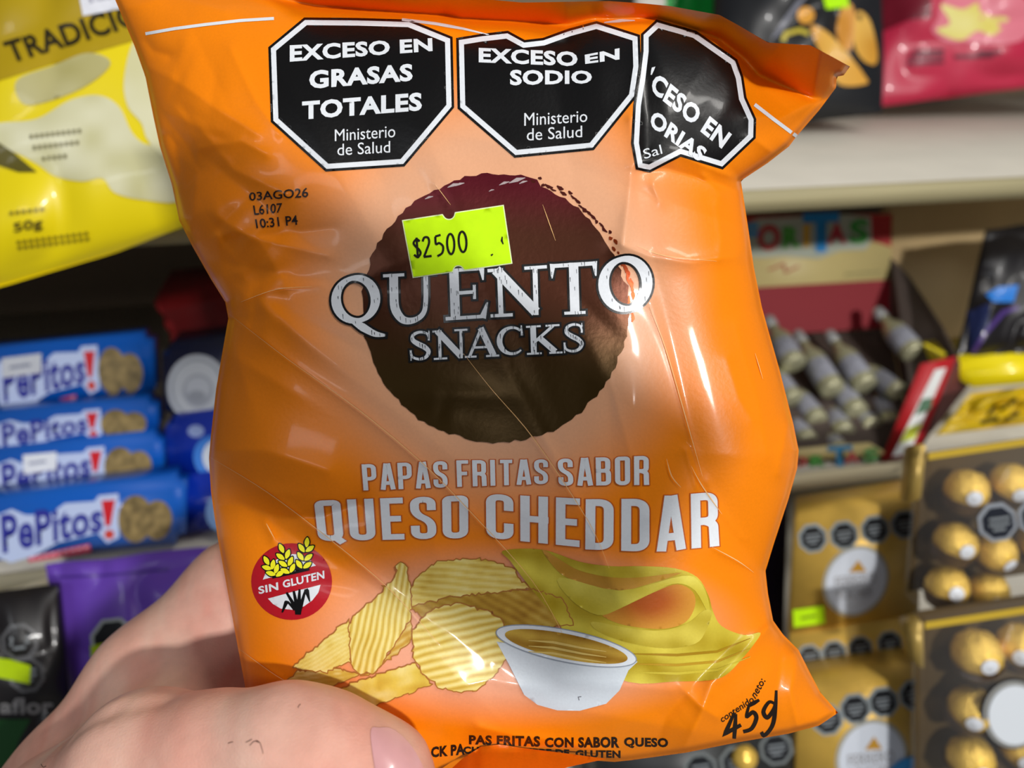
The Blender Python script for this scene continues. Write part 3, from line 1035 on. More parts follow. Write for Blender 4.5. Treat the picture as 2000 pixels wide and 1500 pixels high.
# ---- net weight and bottom line
k = Ink()
HAND = {'4': [[(.62, 1.0), (.06, .34), (.92, .40)], [(.70, .92), (.50, -.02)]], '5': [[(.92, 1.0), (.36, .96)], Y5([(.36, .96), (.26, .58), (.60, .64), (.80, .36), (.56, .04), (.10, .06)])],
        'g': [Y5([(.82, .62), (.54, .80), (.24, .56), (.40, .26), (.74, .46), (.84, .66)]), Y5([(.92, 1.1), (.82, .5), (.62, -.1), (.20, -.36), (.06, -.18)])]}
for ch, q in [('4', [(1412, 1402), (1448, 1386), (1452, 1434), (1416, 1450)]), ('5', [(1450, 1382), (1486, 1366), (1484, 1418), (1448, 1434)]), ('g', [(1480, 1372), (1520, 1352), (1524, 1404), (1484, 1422)])]:
    for p in HAND[ch]:
        k.line(quad(q)(np.asarray(p, float)), [5, 8.5, 7], (34, 24, 18), 1, step=3)
k.text('contenido', [(1406, 1400), (1468, 1358), (1474, 1370), (1410, 1412)], (40, 26, 18), 1, bold=.01)
k.text('neto:', [(1468, 1356), (1486, 1324), (1496, 1330), (1476, 1366)], (40, 26, 18), 1, bold=.01)
k.build('net_weight', FILM, bag, label='handwritten style black contenido neto 45g')
k = Ink()
for tx, q in [('SNACK PA', [(798, 1464), (908, 1452), (908, 1474), (798, 1484)]), ('PAS FRITAS', [(916, 1436), (1055, 1438), (1055, 1459), (916, 1454)]), ('CON SABOR', [(1064, 1441), (1210, 1439), (1210, 1461), (1064, 1460)]),
              ('QUESO', [(1219, 1440), (1305, 1442), (1305, 1463), (1219, 1461)]), ('CHEDDAR. LIBRE DE', [(905, 1458), (1112, 1464), (1112, 1478), (905, 1472)]), ('GLUTEN', [(1124, 1465), (1212, 1466), (1212, 1481), (1124, 1479)])]:
    k.text(tx, q, (38, 22, 14), 1, bold=.045)
k.build('product_line', FILM, bag)

# ---- pale lines along the creases: scuffs, with the ridge highlights painted in
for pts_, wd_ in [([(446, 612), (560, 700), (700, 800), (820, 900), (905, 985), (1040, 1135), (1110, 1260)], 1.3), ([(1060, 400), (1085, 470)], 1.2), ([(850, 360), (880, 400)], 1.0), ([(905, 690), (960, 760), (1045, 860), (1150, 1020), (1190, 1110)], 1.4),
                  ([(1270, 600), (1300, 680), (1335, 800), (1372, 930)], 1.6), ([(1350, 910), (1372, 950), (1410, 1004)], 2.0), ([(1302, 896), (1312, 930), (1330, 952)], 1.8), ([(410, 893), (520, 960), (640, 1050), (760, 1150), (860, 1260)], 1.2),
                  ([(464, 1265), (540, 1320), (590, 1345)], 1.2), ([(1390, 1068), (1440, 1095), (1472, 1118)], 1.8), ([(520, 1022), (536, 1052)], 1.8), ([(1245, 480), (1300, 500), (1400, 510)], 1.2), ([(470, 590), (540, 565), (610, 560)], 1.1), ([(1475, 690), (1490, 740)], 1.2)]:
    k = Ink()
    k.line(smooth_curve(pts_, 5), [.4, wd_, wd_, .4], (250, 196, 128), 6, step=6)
    k.build('scuff_highlight', FILM, bag)

# ---- the bottom seal, curled forward beside the thumb
cv = np.array([(870, 1512), (905, 1480), (940, 1458), (975, 1454), (1030, 1462), (1110, 1472), (1185, 1482)], float)
V, F = fill([(870, 1512), (905, 1480), (940, 1458), (975, 1454), (1030, 1462), (1110, 1472), (1185, 1482), (1110, 1498), (1020, 1530), (950, 1560), (880, 1570)], 7)
dy = np.clip(V[:, 1] - np.interp(V[:, 0], cv[:, 0], cv[:, 1]), 0, None)
hh = hmap(V[:, 0], np.minimum(V[:, 1], 1462)) + .0009 + dy * .00022
part('bottom_seal', at(V[:, 0], V[:, 1], BAG_D - hh) - BAG0, F, FILM, bag, np.tile(lin((232, 112, 10)), (len(V), 1)), label='bottom seal strip curled forward')

# ================================================================ THE HAND


def capsule_field(P, A, B, ra, rb):
    d = B - A
    t = np.clip(((P - A) @ d) / (d @ d + 1e-12), 0, 1)
    q = A + t[:, None] * d
    return np.sqrt(((P - q) ** 2).sum(1)) - (ra + (rb - ra) * t)


def skin_body(chains, blend, vox, name, material, parent=None, label=None, origin=None, post=None):
    """one continuous surface grown round tapering limb chains (marching tetrahedra over a smooth union)"""
    pts = np.array([p for ch in chains for p, r in ch])
    rmax = max(r for ch in chains for p, r in ch)
    lo, hi = pts.min(0) - rmax - 3 * vox, pts.max(0) + rmax + 3 * vox
    n = np.ceil((hi - lo) / vox).astype(int) + 1
    g = np.stack(np.meshgrid(*[lo[i] + np.arange(n[i]) * vox for i in range(3)], indexing='ij'), -1).reshape(-1, 3)
    f = np.full(len(g), 1e3)
    for ch in chains:
        for (a, ra), (b, rb) in zip(ch[:-1], ch[1:]):
            c = capsule_field(g, a, b, ra, rb)
            h = np.clip(.5 + .5 * (f - c) / blend, 0, 1)
            f = np.where(f > 100, c, f * (1 - h) + c * h - blend * h * (1 - h))
    if post is not None:
        f = post(g, f)
    f3 = f.reshape(n)
    # surface nets: one vertex in each cell the surface passes through
    s = f3 < 0
    cells = np.zeros(n - 1, int)
    cor = [(i, j, k) for i in (0, 1) for j in (0, 1) for k in (0, 1)]
    sl = lambda A, c: A[c[0]:n[0] - 1 + c[0], c[1]:n[1] - 1 + c[1], c[2]:n[2] - 1 + c[2]]
    for c in cor:
        cells += sl(s, c)
    act = (cells > 0) & (cells < 8)
    ids = -np.ones(n - 1, int)
    ids[act] = np.arange(act.sum())
    acc = np.zeros((act.sum(), 3))
    cnt = np.zeros(act.sum())
    for a in cor:
        for b in cor:
            if sum(b) - sum(a) == 1 and all(y >= x for x, y in zip(a, b)):
                fa, fb = sl(f3, a)[act], sl(f3, b)[act]
                m = (fa < 0) != (fb < 0)
                t = np.where(m, fa / np.where(fa == fb, 1, fa - fb), 0)
                acc += np.where(m[:, None], np.array(a) + t[:, None] * (np.array(b) - np.array(a)), 0)
                cnt += m
    ijk = np.argwhere(act)
    V = lo + (ijk + acc / cnt[:, None]) * vox
    F = []
    for ax in range(3):
        o1, o2 = [(1, 2), (2, 0), (0, 1)][ax]
        e = np.zeros(3, int)
        e[ax] = 1
        A = s[:n[0] - e[0], :n[1] - e[1], :n[2] - e[2]]
        B = s[e[0]:, e[1]:, e[2]:]
        for i, j, k in np.argwhere(A != B):
            q = np.array([i, j, k])
            if q[o1] == 0 or q[o2] == 0:
                continue
            u1, u2 = np.zeros(3, int), np.zeros(3, int)
            u1[o1], u2[o2] = 1, 1
            qs = [q - u1 - u2, q - u2, q, q - u1]
            if any((x >= n - 1).any() for x in qs):
                continue
            fc = [ids[tuple(x)] for x in qs]
            F.append(fc if A[i, j, k] else fc[::-1])
    # relax a little
    F = np.array(F)
    for _ in range(3):
        S = np.zeros_like(V)
        c = np.zeros(len(V))
        for a in range(4):
            for b in ((a + 1) % 4, (a - 1) % 4):
                np.add.at(S, F[:, a], V[F[:, b]])
                np.add.at(c, F[:, a], 1)
        V = V * .4 + .6 * S / np.maximum(c, 1)[:, None]
    return V, F.tolist()


SKIN = mat('skin', attr=True, rough=0.48, spec=0.35, sss=0.10, noise=0.06, scale=260, bump=0.14, bscale=1800)
hp = lambda x, y, d, rpx: (at(x, y, d), rpx * d / F_PX)
thumb = [hp(-40, 1850, .225, 225), hp(150, 1665, .215, 192), hp(290, 1505, .194, 142), hp(420, 1482, .186, 116), hp(560, 1462, .181, 112), hp(640, 1480, .1795, 108), hp(735, 1530, .179, 106), hp(770, 1572, .180, 82)]
palm = [hp(-60, 1860, .26, 210), hp(165, 1545, .248, 142), hp(320, 1350, .252, 140), hp(478, 1168, .262, 112)]
palm2 = [hp(-20, 1900, .25, 230), hp(330, 1560, .258, 130), hp(560, 1330, .266, 105)]
palm3 = [hp(330, 1640, .262, 130), hp(640, 1480, .268, 100)]
web = [hp(290, 1520, .200, 118), hp(340, 1440, .226, 96), hp(400, 1330, .246, 90)]
web2 = [hp(250, 1560, .215, 140), hp(300, 1440, .238, 120)]
fing = [
    [hp(478, 1168, .262, 112), hp(600, 1090, .262, 74), hp(760, 1080, .252, 62), hp(890, 1120, .246, 52), hp(930, 1140, .245, 46)],
    [hp(540, 1290, .266, 90), hp(700, 1210, .264, 72), hp(880, 1200, .253, 62), hp(1020, 1230, .246, 52), hp(1060, 1245, .245, 46)],
    [hp(600, 1400, .268, 88), hp(760, 1330, .265, 70), hp(920, 1330, .253, 60), hp(1040, 1360, .247, 50), hp(1075, 1375, .246, 44)],
    [hp(660, 1500, .268, 84), hp(800, 1430, .262, 62), hp(900, 1420, .252, 52), hp(960, 1428, .247, 42), hp(985, 1434, .246, 38)],
]


fing = [[ch[0]] + [(p + fwd * .005, r) for p, r in ch[1:]] for ch in fing]


def thumb_detail(g, f):
    """shallow creases over the thumb joint and at its root"""
    for (a, b, dep, wd) in [((25, 1489, .19), (212, 1384, .187), .0020, .0022), ((212, 1384, .187), (314, 1360, .187), .0016, .0022),
                            ((545, 1352, .168), (560, 1470, .166), .0007, .0008), ((580, 1352, .168), (600, 1470, .166), .0006, .0008), ((618, 1362, .168), (640, 1470, .166), .0006, .0008)]:
        A, B = at(*a), at(*b)
        d = capsule_field(g, A, B, 0, 0)
        f = f + dep * np.exp(-(d / wd) ** 2)
    return f


V, F = skin_body([thumb, palm, palm2, palm3, web, web2] + fing, 0.007, 0.00135, 'person', SKIN, post=thumb_detail)
pr = lambda V: ((V - CAM) @ rgt / ((V - CAM) @ fwd) * F_PX + 1000, 750 - (V - CAM) @ up / ((V - CAM) @ fwd) * F_PX)
x, y = pr(V)
base = np.tile(lin((232, 192, 172)), (len(V), 1))
nn = vnoise(V[:, 0] * 1e4, V[:, 2] * 1e4, 90, 31)[:, None] * .6 + vnoise(V[:, 0] * 1e4, V[:, 2] * 1e4, 30, 32)[:, None] * .4
base = base * (1 - .8 * nn) + lin((222, 142, 124))[None] * (.8 * nn)
tip = sstep(.035, .0, np.sqrt(((V - thumb[-2][0]) ** 2).sum(1)))[:, None]
base = base * (1 - .35 * tip) + lin((228, 160, 132))[None] * .35 * tip
HAND0 = np.array(palm[1][0])
person = part('person', V - HAND0, F, SKIN, None, base, loc=HAND0)
props(person, 'left hand gripping the orange chip bag from below, thumb across its front', 'person')
from mathutils.bvhtree import BVHTree
HB_ = BVHTree.FromPolygons([Vector(q) for q in V], F)


def on_hand(P, lift):
    out = []
    for a, b in P:
        d = Vector(at(a, b, 1.0) - CAM)
        hit = HB_.ray_cast(Vector(CAM), d.normalized())
        if hit[0] is None:
            out.append(at(a, b, .175))
        else:
            out.append(np.array(hit[0]) - np.array(d.normalized()) * lift)
    return np.array(out)


# thumb nail: a curved plate that rises from the skin towards its free edge
nail = smooth_curve([(724, 1428), (742, 1421), (768, 1424), (800, 1452), (822, 1488), (836, 1524), (836, 1552), (800, 1580), (765, 1590), (742, 1560), (732, 1500)], 6, True)
NV_, NF_ = fill(nail, 9)
c0 = nail.mean(0)
rad = np.hypot(NV_[:, 0] - c0[0], NV_[:, 1] - c0[1]) / np.interp(np.arctan2(NV_[:, 1] - c0[1], NV_[:, 0] - c0[0]), np.sort(np.arctan2(nail[:, 1] - c0[1], nail[:, 0] - c0[0])),
      np.hypot(nail[:, 0] - c0[0], nail[:, 1] - c0[1])[np.argsort(np.arctan2(nail[:, 1] - c0[1], nail[:, 0] - c0[0]))])
NP = on_hand(NV_, .0003)
NP -= fwd[None] * (.0011 * (1 - np.clip(rad, 0, 1) ** 3))[:, None]
part('thumbnail', NP - HAND0, NF_, mat('nail', (226, 168, 168), rough=.25, spec=.5, coat=.3, noise=.06, scale=150), person, label='pinkish thumb nail')
hm = MB()
for p in [[(445, 1452), (450, 1450), (455, 1449)], [(480, 1450), (486, 1447), (492, 1444)], [(500, 1446), (508, 1452), (514, 1472)], [(488, 1456), (496, 1448), (506, 1450)], [(582, 1382), (584, 1378), (587, 1375)], [(80, 1492), (84, 1498), (90, 1496)]]:
    q = smooth_curve(p, 4)
    V_, F_ = strip(q, 1.1, sub=1)
    hm.add(on_hand(V_, .00025) - HAND0, F_)
hm.build('fine_hairs', mat('hair', (70, 46, 38), rough=.6), person)['kind'] = 'stuff'

# ================================================================ THE RACK BEHIND
SHELF_A, SHELF_B = np.array([0.348, 0.463, 1.343]), np.array([0.342, 0.4466, 1.1244])
XW, YW, ZW = np.eye(3)


def wood(name, label, p, x0, x1, depth, th, front):
    o = thing(name, label, 'shelf', (0, p[1], p[2]))
    V, F = box_geo(x0, x1, 0.004, depth, -th, 0, .0008)
    part('board', V, F, mat('cream_board', (196, 190, 176), rough=.55, noise=.05, scale=25), o)
    V, F = box_geo(x0, x1, 0, .004, -th, 0, .0006)
    part('front_edge', V, F, front, o)
    return o


PLY = mat('plywood_edge', (168, 158, 120), rough=.6, noise=.22, scale=40, aniso=(.12, 1, 9))
PALE = mat('pale_edge', (226, 214, 178), rough=.55, noise=.08, scale=40, aniso=(.12, 1, 9))
wood('shelf_board', 'grey cream painted shelf board with plywood front edge carrying the hanging snack bags', SHELF_A, -1.1, 1.5, .52, .0145, PLY)
wood('shelf_board', 'pale shelf board under the blue cookie packs and the bottle display box', SHELF_B, -1.1, 1.5, .52, .0145, PALE)
V, F = box_geo(-2.5, 2.5, -3.2, 1.12, -.08, 0)
props(part('floor', V, F, mat('floor_tile', (150, 146, 140), rough=.4, noise=.05, scale=6)), kind='structure')
V, F = box_geo(-2.5, 2.5, 1.02, 1.12, 0, 2.8)
props(part('wall_back', V, F, mat('wall_paint', (170, 160, 146), rough=.7, noise=.04, scale=8)), kind='structure')
V, F = box_geo(-1.1, 1.5, .985, 1.0, .6, 2.2)
V = V - np.array([0, .985, 1.1])
props(part('rack_back_panel', V, F, mat('rack_back', (120, 102, 80), rough=.7, noise=.05, scale=8), loc=(0, .985, 1.1)), 'dim brown back panel closing the rack behind the shelves', 'panel')


def ray(x, y):
    return at(x, y, 1.0) - CAM


class Plane:
    """a flat face given by three of its corners (seen pixels and depths); px -> 3-D on it"""

    def __init__(s, TL, TR, BL):
        s.a, s.b, s.c = at(*TL), at(*TR), at(*BL)
        n = np.cross(s.b - s.a, s.c - s.a)
        s.n = n / np.linalg.norm(n)
        if s.n @ (CAM - s.a) < 0:
            s.n = -s.n

    def px(s, P, lift=0.0):
        P = np.asarray(P, float)
        R = at(P[:, 0], P[:, 1], np.ones(len(P))) - CAM
        t = ((s.a - CAM) @ s.n) / (R @ s.n)
        return CAM + R * t[:, None] + s.n * lift


class Face(Ink):
    """flat print drawn in pixels on a plane"""

    def __init__(s, plane, org, lift=2.5e-4):
        MB.__init__(s)
        s.p, s.o, s.l = plane, org, lift

    def put(s, P, F, col, layer=1):
        P = np.asarray(P, float)
        return s.add(s.p.px(P, s.l * layer) - s.o, F, col)

    def poly(s, pts, col, layer=1, step=40):
        return Ink.poly(s, pts, col, layer, step)

    def text(s, t, q, col, layer=1, bold=0.0, cut=0):
        return Ink.text(s, t, q, col, layer, bold, cut)


def slab(pl, quad_px, back, bev=.0015, seg=2):
    """solid with the front face on plane pl through the pixel polygon and depth vector back"""
    Fp = pl.px(np.array(quad_px, float))
    n = len(Fp)
    bm = bmesh.new()
    f = [bm.verts.new(p) for p in Fp]
    b = [bm.verts.new(p + back) for p in Fp]
    bm.faces.new(f)
    bm.faces.new(b[::-1])
    for i in range(n):
        bm.faces.new([f[(i + 1) % n], f[i], b[i], b[(i + 1) % n]])
    bmesh.ops.recalc_face_normals(bm, faces=bm.faces[:])
    if bev:
        bmesh.ops.bevel(bm, geom=bm.edges[:], offset=bev, segments=seg, affect='EDGES')
    bm.verts.index_update()
    V = np.array([v.co[:] for v in bm.verts])
    F = [[v.index for v in q.verts] for q in bm.faces]
    bm.free()
    return V, F


def backv(d, lean=0.0):
    return np.array([0, math.cos(lean), -math.sin(lean)]) * d


def octo(cx, cy, r, tilt=-8, ry=None):
    a = np.radians(np.arange(8) * 45 + 22.5 + tilt)
    return np.stack([cx + r * np.cos(a), cy + (ry or r) * np.sin(a)], 1)


def octagons(k, cs, ring=(150, 158, 160), tilt=-8, core=(26, 28, 32), layer=1):
    for cx, cy, r in cs:
        k.poly(octo(cx, cy, r, tilt), ring, layer)
        k.poly(octo(cx, cy, r * .80, tilt), core, layer + 1)
        for dy in (-.22, .05, .3):
            w_ = .5 if dy != .3 else .3
            s_ = math.tan(math.radians(tilt))
            k.line([(cx - r * w_, cy + r * dy - r * w_ * s_), (cx + r * w_, cy + r * dy + r * w_ * s_)], r * .14, (128, 134, 138), layer + 2, step=30)


def bilin(TL, TR, BL):
    TL, TR, BL = np.array(TL, float), np.array(TR, float), np.array(BL, float)
    return lambda U: TL + np.asarray(U, float)[:, :1] * (TR - TL) + np.asarray(U, float)[:, 1:] * (BL - TL)


class Pack(Ink):
    """pillow pack of film: corners in pixels + depths; prints in pixels follow the bulge"""

    def __init__(s, name, label, cat, TL, TR, BL, bulge, colour, wave=.004, seed=1, group=None, n=60, rough=None, thick=.6):
        MB.__init__(s)
        s.tl, s.tr, s.bl = np.array(TL[:2], float), np.array(TR[:2], float), np.array(BL[:2], float)
        s.pl = Plane(TL, TR, BL)
        s.B, s.wv, s.seed = bulge, wave, seed
        s.inv = np.linalg.inv(np.stack([s.tr - s.tl, s.bl - s.tl], 1))
        s.o = s.pl.px(np.array([(s.tr + s.bl) / 2 + (s.bl - s.tl) / 2]))[0]
        s.root = thing(name, label, cat, s.o, group=group)
        u, v = np.meshgrid(np.linspace(0, 1, n), np.linspace(0, 1, n))
        UV = np.stack([u.ravel(), v.ravel()], 1)
        P = s.tl + UV @ np.stack([s.tr - s.tl, s.bl - s.tl])
        # gently pinched outline
        cen = (s.tr + s.bl) / 2
        P = P + (P - cen) * ((vnoise(UV[:, 0] * 9 + seed, UV[:, 1] * 9, 2.2, seed) - .5) * .035 - .03 * (np.sin(UV[:, 1] * np.pi) ** 2 * np.abs(UV[:, 0] * 2 - 1) ** 3))[:, None]
        F = [(j * n + i, (j + 1) * n + i, (j + 1) * n + i + 1, j * n + i + 1) for j in range(n - 1) for i in range(n - 1)]
        c = colour(P) if callable(colour) else lin(colour)
        bk = s.pl.px(P) - s.pl.n * (s.bump(P, False) * thick)[:, None]
        col = np.zeros((len(P), 3))
        col[:] = c
        part('front_film', s.surf(P, 0) - s.o, F, PRINT, s.root, col)
        part('rear_film', bk - s.o, [q[::-1] for q in F], PRINT, s.root, col)

    def bump(s, P, waves=True):
        UV = (P - s.tl) @ s.inv.T
        a, b = np.clip(UV[:, 0], 0, 1), np.clip(UV[:, 1], 0, 1)
        h = s.B * (16 * a * (1 - a) * b * (1 - b)) ** .5
        if waves:
            m = (4 * a * (1 - a)) ** .3
            h = h + s.wv * m * (np.abs(vnoise(UV[:, 0] * 10, UV[:, 1] * 10, 2.1, s.seed) - .5) * 2 - .4)
        return h

    def surf(s, P, lift):
        P = np.asarray(P, float)
        q = s.pl.px(P)
        r = (CAM - q) / np.linalg.norm(CAM - q, axis=1)[:, None]
        return q + r * ((s.bump(P) + lift) / (r @ s.pl.n))[:, None]

    def put(s, P, F, col, layer=1):
        return s.add(s.surf(P, 3e-4 + 2e-4 * layer) - s.o, F, col)

    def poly(s, pts, col, layer=1, step=14):
        return Ink.poly(s, pts, col, layer, step)

    def flush(s, name, label=None, material=None):
        o = s.build(name, material or PRINT, s.root, label=label)
        s.V, s.F, s.C, s.n = [], [], [], 0
        return o


z1 = lambda P: np.array([(x * .4, y * .4) for x, y in P])
z4 = lambda P: np.array([(1400 + .3 * x, .3 * y) for x, y in P])

# ---- yellow crisp bag at the upper left
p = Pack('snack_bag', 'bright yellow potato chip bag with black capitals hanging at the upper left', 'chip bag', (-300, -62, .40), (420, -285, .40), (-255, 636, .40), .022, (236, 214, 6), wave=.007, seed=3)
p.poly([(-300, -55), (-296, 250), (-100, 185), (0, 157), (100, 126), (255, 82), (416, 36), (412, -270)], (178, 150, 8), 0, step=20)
p.text('TRADICIONAL', [(4, 82), (372, -30), (388, 14), (22, 124)], (40, 32, 8), 2, bold=.03)
p.flush('name_text', 'black word TRADICIONAL')
C1, C2, C3 = (198, 194, 142), (212, 208, 158), (226, 224, 190)
crisp = lambda lo_, hi_, sd: (lambda P: lin(lo_)[None] + (lin(hi_) - lin(lo_))[None] * vnoise(P[:, 0], P[:, 1], 45, sd)[:, None])
p.poly(smooth_curve(z1([(90, 385), (260, 320), (430, 258), (540, 310), (400, 430), (160, 512), (85, 470)]), 5, True), crisp((176, 168, 104), (204, 198, 150), 41), 1)
p.poly(smooth_curve(z1([(-200, 640), (0, 600), (180, 580), (340, 490), (480, 465), (580, 520), (640, 640), (700, 700), (800, 740), (880, 970), (700, 975), (560, 940), (500, 870), (400, 885), (270, 860), (180, 800), (60, 740), (-150, 700)]), 5, True), crisp(C1, C3, 42), 1)
p.poly(smooth_curve(z1([(640, 230), (700, 180), (800, 300), (820, 560), (800, 760), (720, 680), (690, 600), (625, 520), (605, 400)]), 5, True), crisp(C2, C3, 43), 2)
p.poly(z1([(-60, 660), (60, 740), (180, 840), (90, 840), (-60, 790)]), (92, 84, 22), 2)
p.flush('chip_picture', 'pale yellow potato slices')
for rows_, dx, wl, wt, sl_, c_ in [(((668, 145, 380), (722, 160, 392), (776, 205, 328)), 26, 16, 8, .12, (116, 110, 70)), (((1042, 45, 205),), 30, 20, 7, .13, (136, 120, 12)), (((1185, 80, 430), (1212, 85, 420)), 30, 20, 7, .13, (136, 120, 12))]:
    for y0, a, b in rows_:
        for i in np.arange(a, b, dx):
            p.line(z1([(i, y0 - (i - a) * sl_), (i + wl, y0 - (i + wl - a) * sl_)]), wt, c_, 3)
    p.flush('small_print')
p.text('50g', z1([(62, 1090), (205, 1060), (210, 1125), (70, 1150)]), (84, 72, 10), 2, bold=.03)
p.flush('weight_print')
p.poly([(150, -30), (222, -50), (237, 17), (162, 31)], (226, 228, 236), 3)
p.text('$1800', [(172, -4), (216, -13), (218, -1), (175, 7)], (150, 150, 170), 4)
p.flush('price_sticker', 'white paper price sticker', PAPER)

# ---- bags standing on the upper shelf at the right
p = Pack('snack_bag', 'small green snack bag mostly hidden above the orange bag', 'chip bag', (1235, -230, .83), (1420, -250, .83), (1240, 120, .83), .02, (22, 168, 62), seed=5)
p.poly([(1240, -40), (1300, -44), (1300, 15), (1240, 20)], (232, 226, 216), 1)
p.flush('pale_print')
p = Pack('snack_bag', 'black chip bag with golden wedges standing on the upper shelf', 'chip bag', (1395, -210, .732), (1735, -245, .732), (1385, 258, .732), .03, (22, 23, 26), wave=.012, seed=8)
p.poly(smooth_curve(z4([(610, 175), (700, 195), (800, 285), (880, 380), (960, 490), (975, 545), (800, 550), (700, 400)]), 5, True), crisp((206, 140, 34), (226, 178, 84), 51), 2)
p.poly(smooth_curve(z4([(780, 170), (830, 20), (890, 50), (895, 200), (870, 330), (800, 280)]), 5, True), crisp((206, 136, 36), (222, 170, 80), 52), 2)
p.poly(smooth_curve(z4([(890, 130), (930, 70), (1000, 140), (1045, 330), (1030, 420), (950, 390), (895, 290)]), 5, True), crisp((200, 140, 40), (226, 178, 84), 53), 1)
p.poly(ell(*z4([(580, 100)])[0], 17, 17), (224, 160, 60), 1)
p.line(z4([(430, 270), (450, 220), (540, 195), (600, 220)]), 9, (200, 182, 60), 1)
p.flush('chip_picture', 'golden fried wedges')
p.poly(z4([(520, 10), (600, -40), (480, 120), (400, 230), (350, 260), (440, 120)]), (120, 122, 134), 1)  # diagonal highlight on the black film, painted as a grey patch
p.flush('painted_highlight')
p.poly(z4([(690, -30), (850, -50), (860, 50), (712, 58)]), (178, 240, 10), 3)
p.flush('price_sticker', 'lime green price sticker', PAPER)
p = Pack('snack_bag', 'crimson snack bag with pale flower picture at the end of the upper shelf', 'chip bag', (1725, -270, .84), (2160, -320, .84), (1700, 206, .84), .035, (188, 38, 70), wave=.012, seed=10)
p.poly(smooth_curve(z4([(1400, 200), (1440, 120), (1460, 20), (1560, -60), (1900, -60), (2050, 60), (2000, 250), (1800, 290), (1620, 270), (1500, 270)]), 5, True), (222, 122, 138), 1)
p.poly(smooth_curve(z4([(1430, 190), (1520, 150), (1460, 30), (1600, 60), (1700, 20), (1760, 100), (1900, 120), (1800, 230), (1700, 200), (1600, 260), (1500, 240)]), 5, True), crisp((214, 196, 60), (232, 224, 150), 61), 2)
p.flush('flower_picture', 'pale yellow flower shapes')
for yy, a, b in ((335, 1280, 1480), (370, 1250, 1480), (410, 1240, 1480), (370, 1545, 1800), (345, 1700, 1850)):
    p.line(z4([(a, yy), (b, yy - (b - a) * .03)]), 8, (104, 20, 44), 1)
    p.flush('small_print')
p.poly(z4([(1000, -100), (1390, -160), (1400, 110), (1250, 130), (1090, 200), (1040, 180)]), (112, 16, 36), 1)
p.flush('dark_print')

# ---- left stack: blue cookie packs
EU = bilin((-160, 1000), (355, 940), (-152, 1126))     # lettering drawn once, in pixels of the lowest pack
q4 = [(-160, 1000, .500), (355, 940, .512), (358, 1074, .512), (-152, 1126, .500)]
rows = [([(-160, 1000), (355, 940), (358, 1070), (-152, 1118)], .484, 0, 'blue cookie pack at the bottom of the stack, fully lit'),
        ([(-138, 902), (312, 852), (316, 950), (-134, 1000)], .510, 1, 'blue cookie pack second from the bottom with white price sticker over its name'),
        ([(-133, 826), (300, 782), (306, 858), (-128, 902)], .520, 0, 'blue cookie pack third from the bottom, half in shadow'),
        ([(-128, 695), (290, 655), (300, 782), (-122, 821)], .540, 2, 'blue cookie pack on top of the stack in deep shadow')]
BLUE = mat('cookie_pack_film', (14, 92, 190), rough=.3, coat=.4, spec=.5)
for qd, d, tag_, lab in rows:
    pl = Plane((*qd[0], d), (*qd[1], d + .012), (*qd[3], d + .004))
    org = pl.px([qd[3]])[0]
    r = thing('cookie_pack', lab, 'cookies', org, group='blue cookie packs')
    V, F = slab(pl, qd, backv(.034, .12), .006, 3)
    part('wrapper', V - org, F, BLUE, r)
    k = Face(pl, org)
    g = quad(qd)
    inv = np.linalg.inv(np.stack([np.array([515., -60]), np.array([8., 126])], 1))

    def m(P):
        UV = (np.asarray(P, float) - [-160, 1000]) @ inv.T
        return g(np.stack([UV[:, 0], 1 - UV[:, 1]], 1))

    z2 = lambda P: m([(x * .3867, 550 + y * .3867) for x, y in P])
    k.poly(z2([(-30, 1190), (60, 1150), (130, 1180), (250, 1180), (330, 1120), (480, 1110), (500, 1080), (600, 1070), (610, 1290), (550, 1320), (500, 1270), (300, 1320), (180, 1390), (60, 1430), (-10, 1400)]), (190, 205, 240), 1)
    k.text('PePitos', z2([(5, 1180), (520, 1108), (525, 1262), (20, 1385)]), (44, 48, 150), 2, bold=.03)
    k.poly(z2([(515, 1105), (585, 1100), (565, 1230), (540, 1235)]), (206, 30, 40), 2)
    k.poly(z2(ell(560, 1275, 26, 24, n=14)[:-1]), (206, 70, 60), 2)
    k.build('name_print', PRINT, r, label='Pepitos! in violet blue on white cloud')
    k = Face(pl, org)
    k.poly(z2([(148, 1400), (460, 1325), (470, 1365), (150, 1425)]), (204, 60, 90), 1)
    for i in range(160, 440, 34):
        k.line(z2([(i, 1402 - (i - 160) * .21), (i + 22, 1397 - (i - 160) * .21)]), 4, (236, 190, 205), 2)
    k.build('red_strip', PRINT, r)
    k = Face(pl, org)
    ck = lambda P: lin((140, 120, 76))[None] * (.45 + .95 * vnoise(P[:, 0], P[:, 1], 9, 71))[:, None]
    k.poly(z2(ell(800, 1200, 78, 98, n=22)[:-1]), ck, 1, step=5)
    k.poly(z2(ell(690, 1195, 88, 118, n=22)[:-1]), ck, 2, step=5)
    k.build('cookie_picture', PRINT, r, label='two speckled cookies')
    if tag_:
        k = Face(pl, org)
        if tag_ == 1:
            k.poly([(46, 888), (112, 882), (112, 916), (48, 926)], (228, 232, 240), 4)
            k.line([(58, 905), (92, 900)], 5, (150, 156, 180), 5, step=5)
        else:
            k.poly([(5, 700), (82, 690), (82, 728), (6, 738)], (200, 204, 212), 4)
            k.line([(20, 718), (62, 712)], 5, (120, 126, 150), 5, step=5)
        k.build('price_sticker', PAPER, r, label='white price sticker')

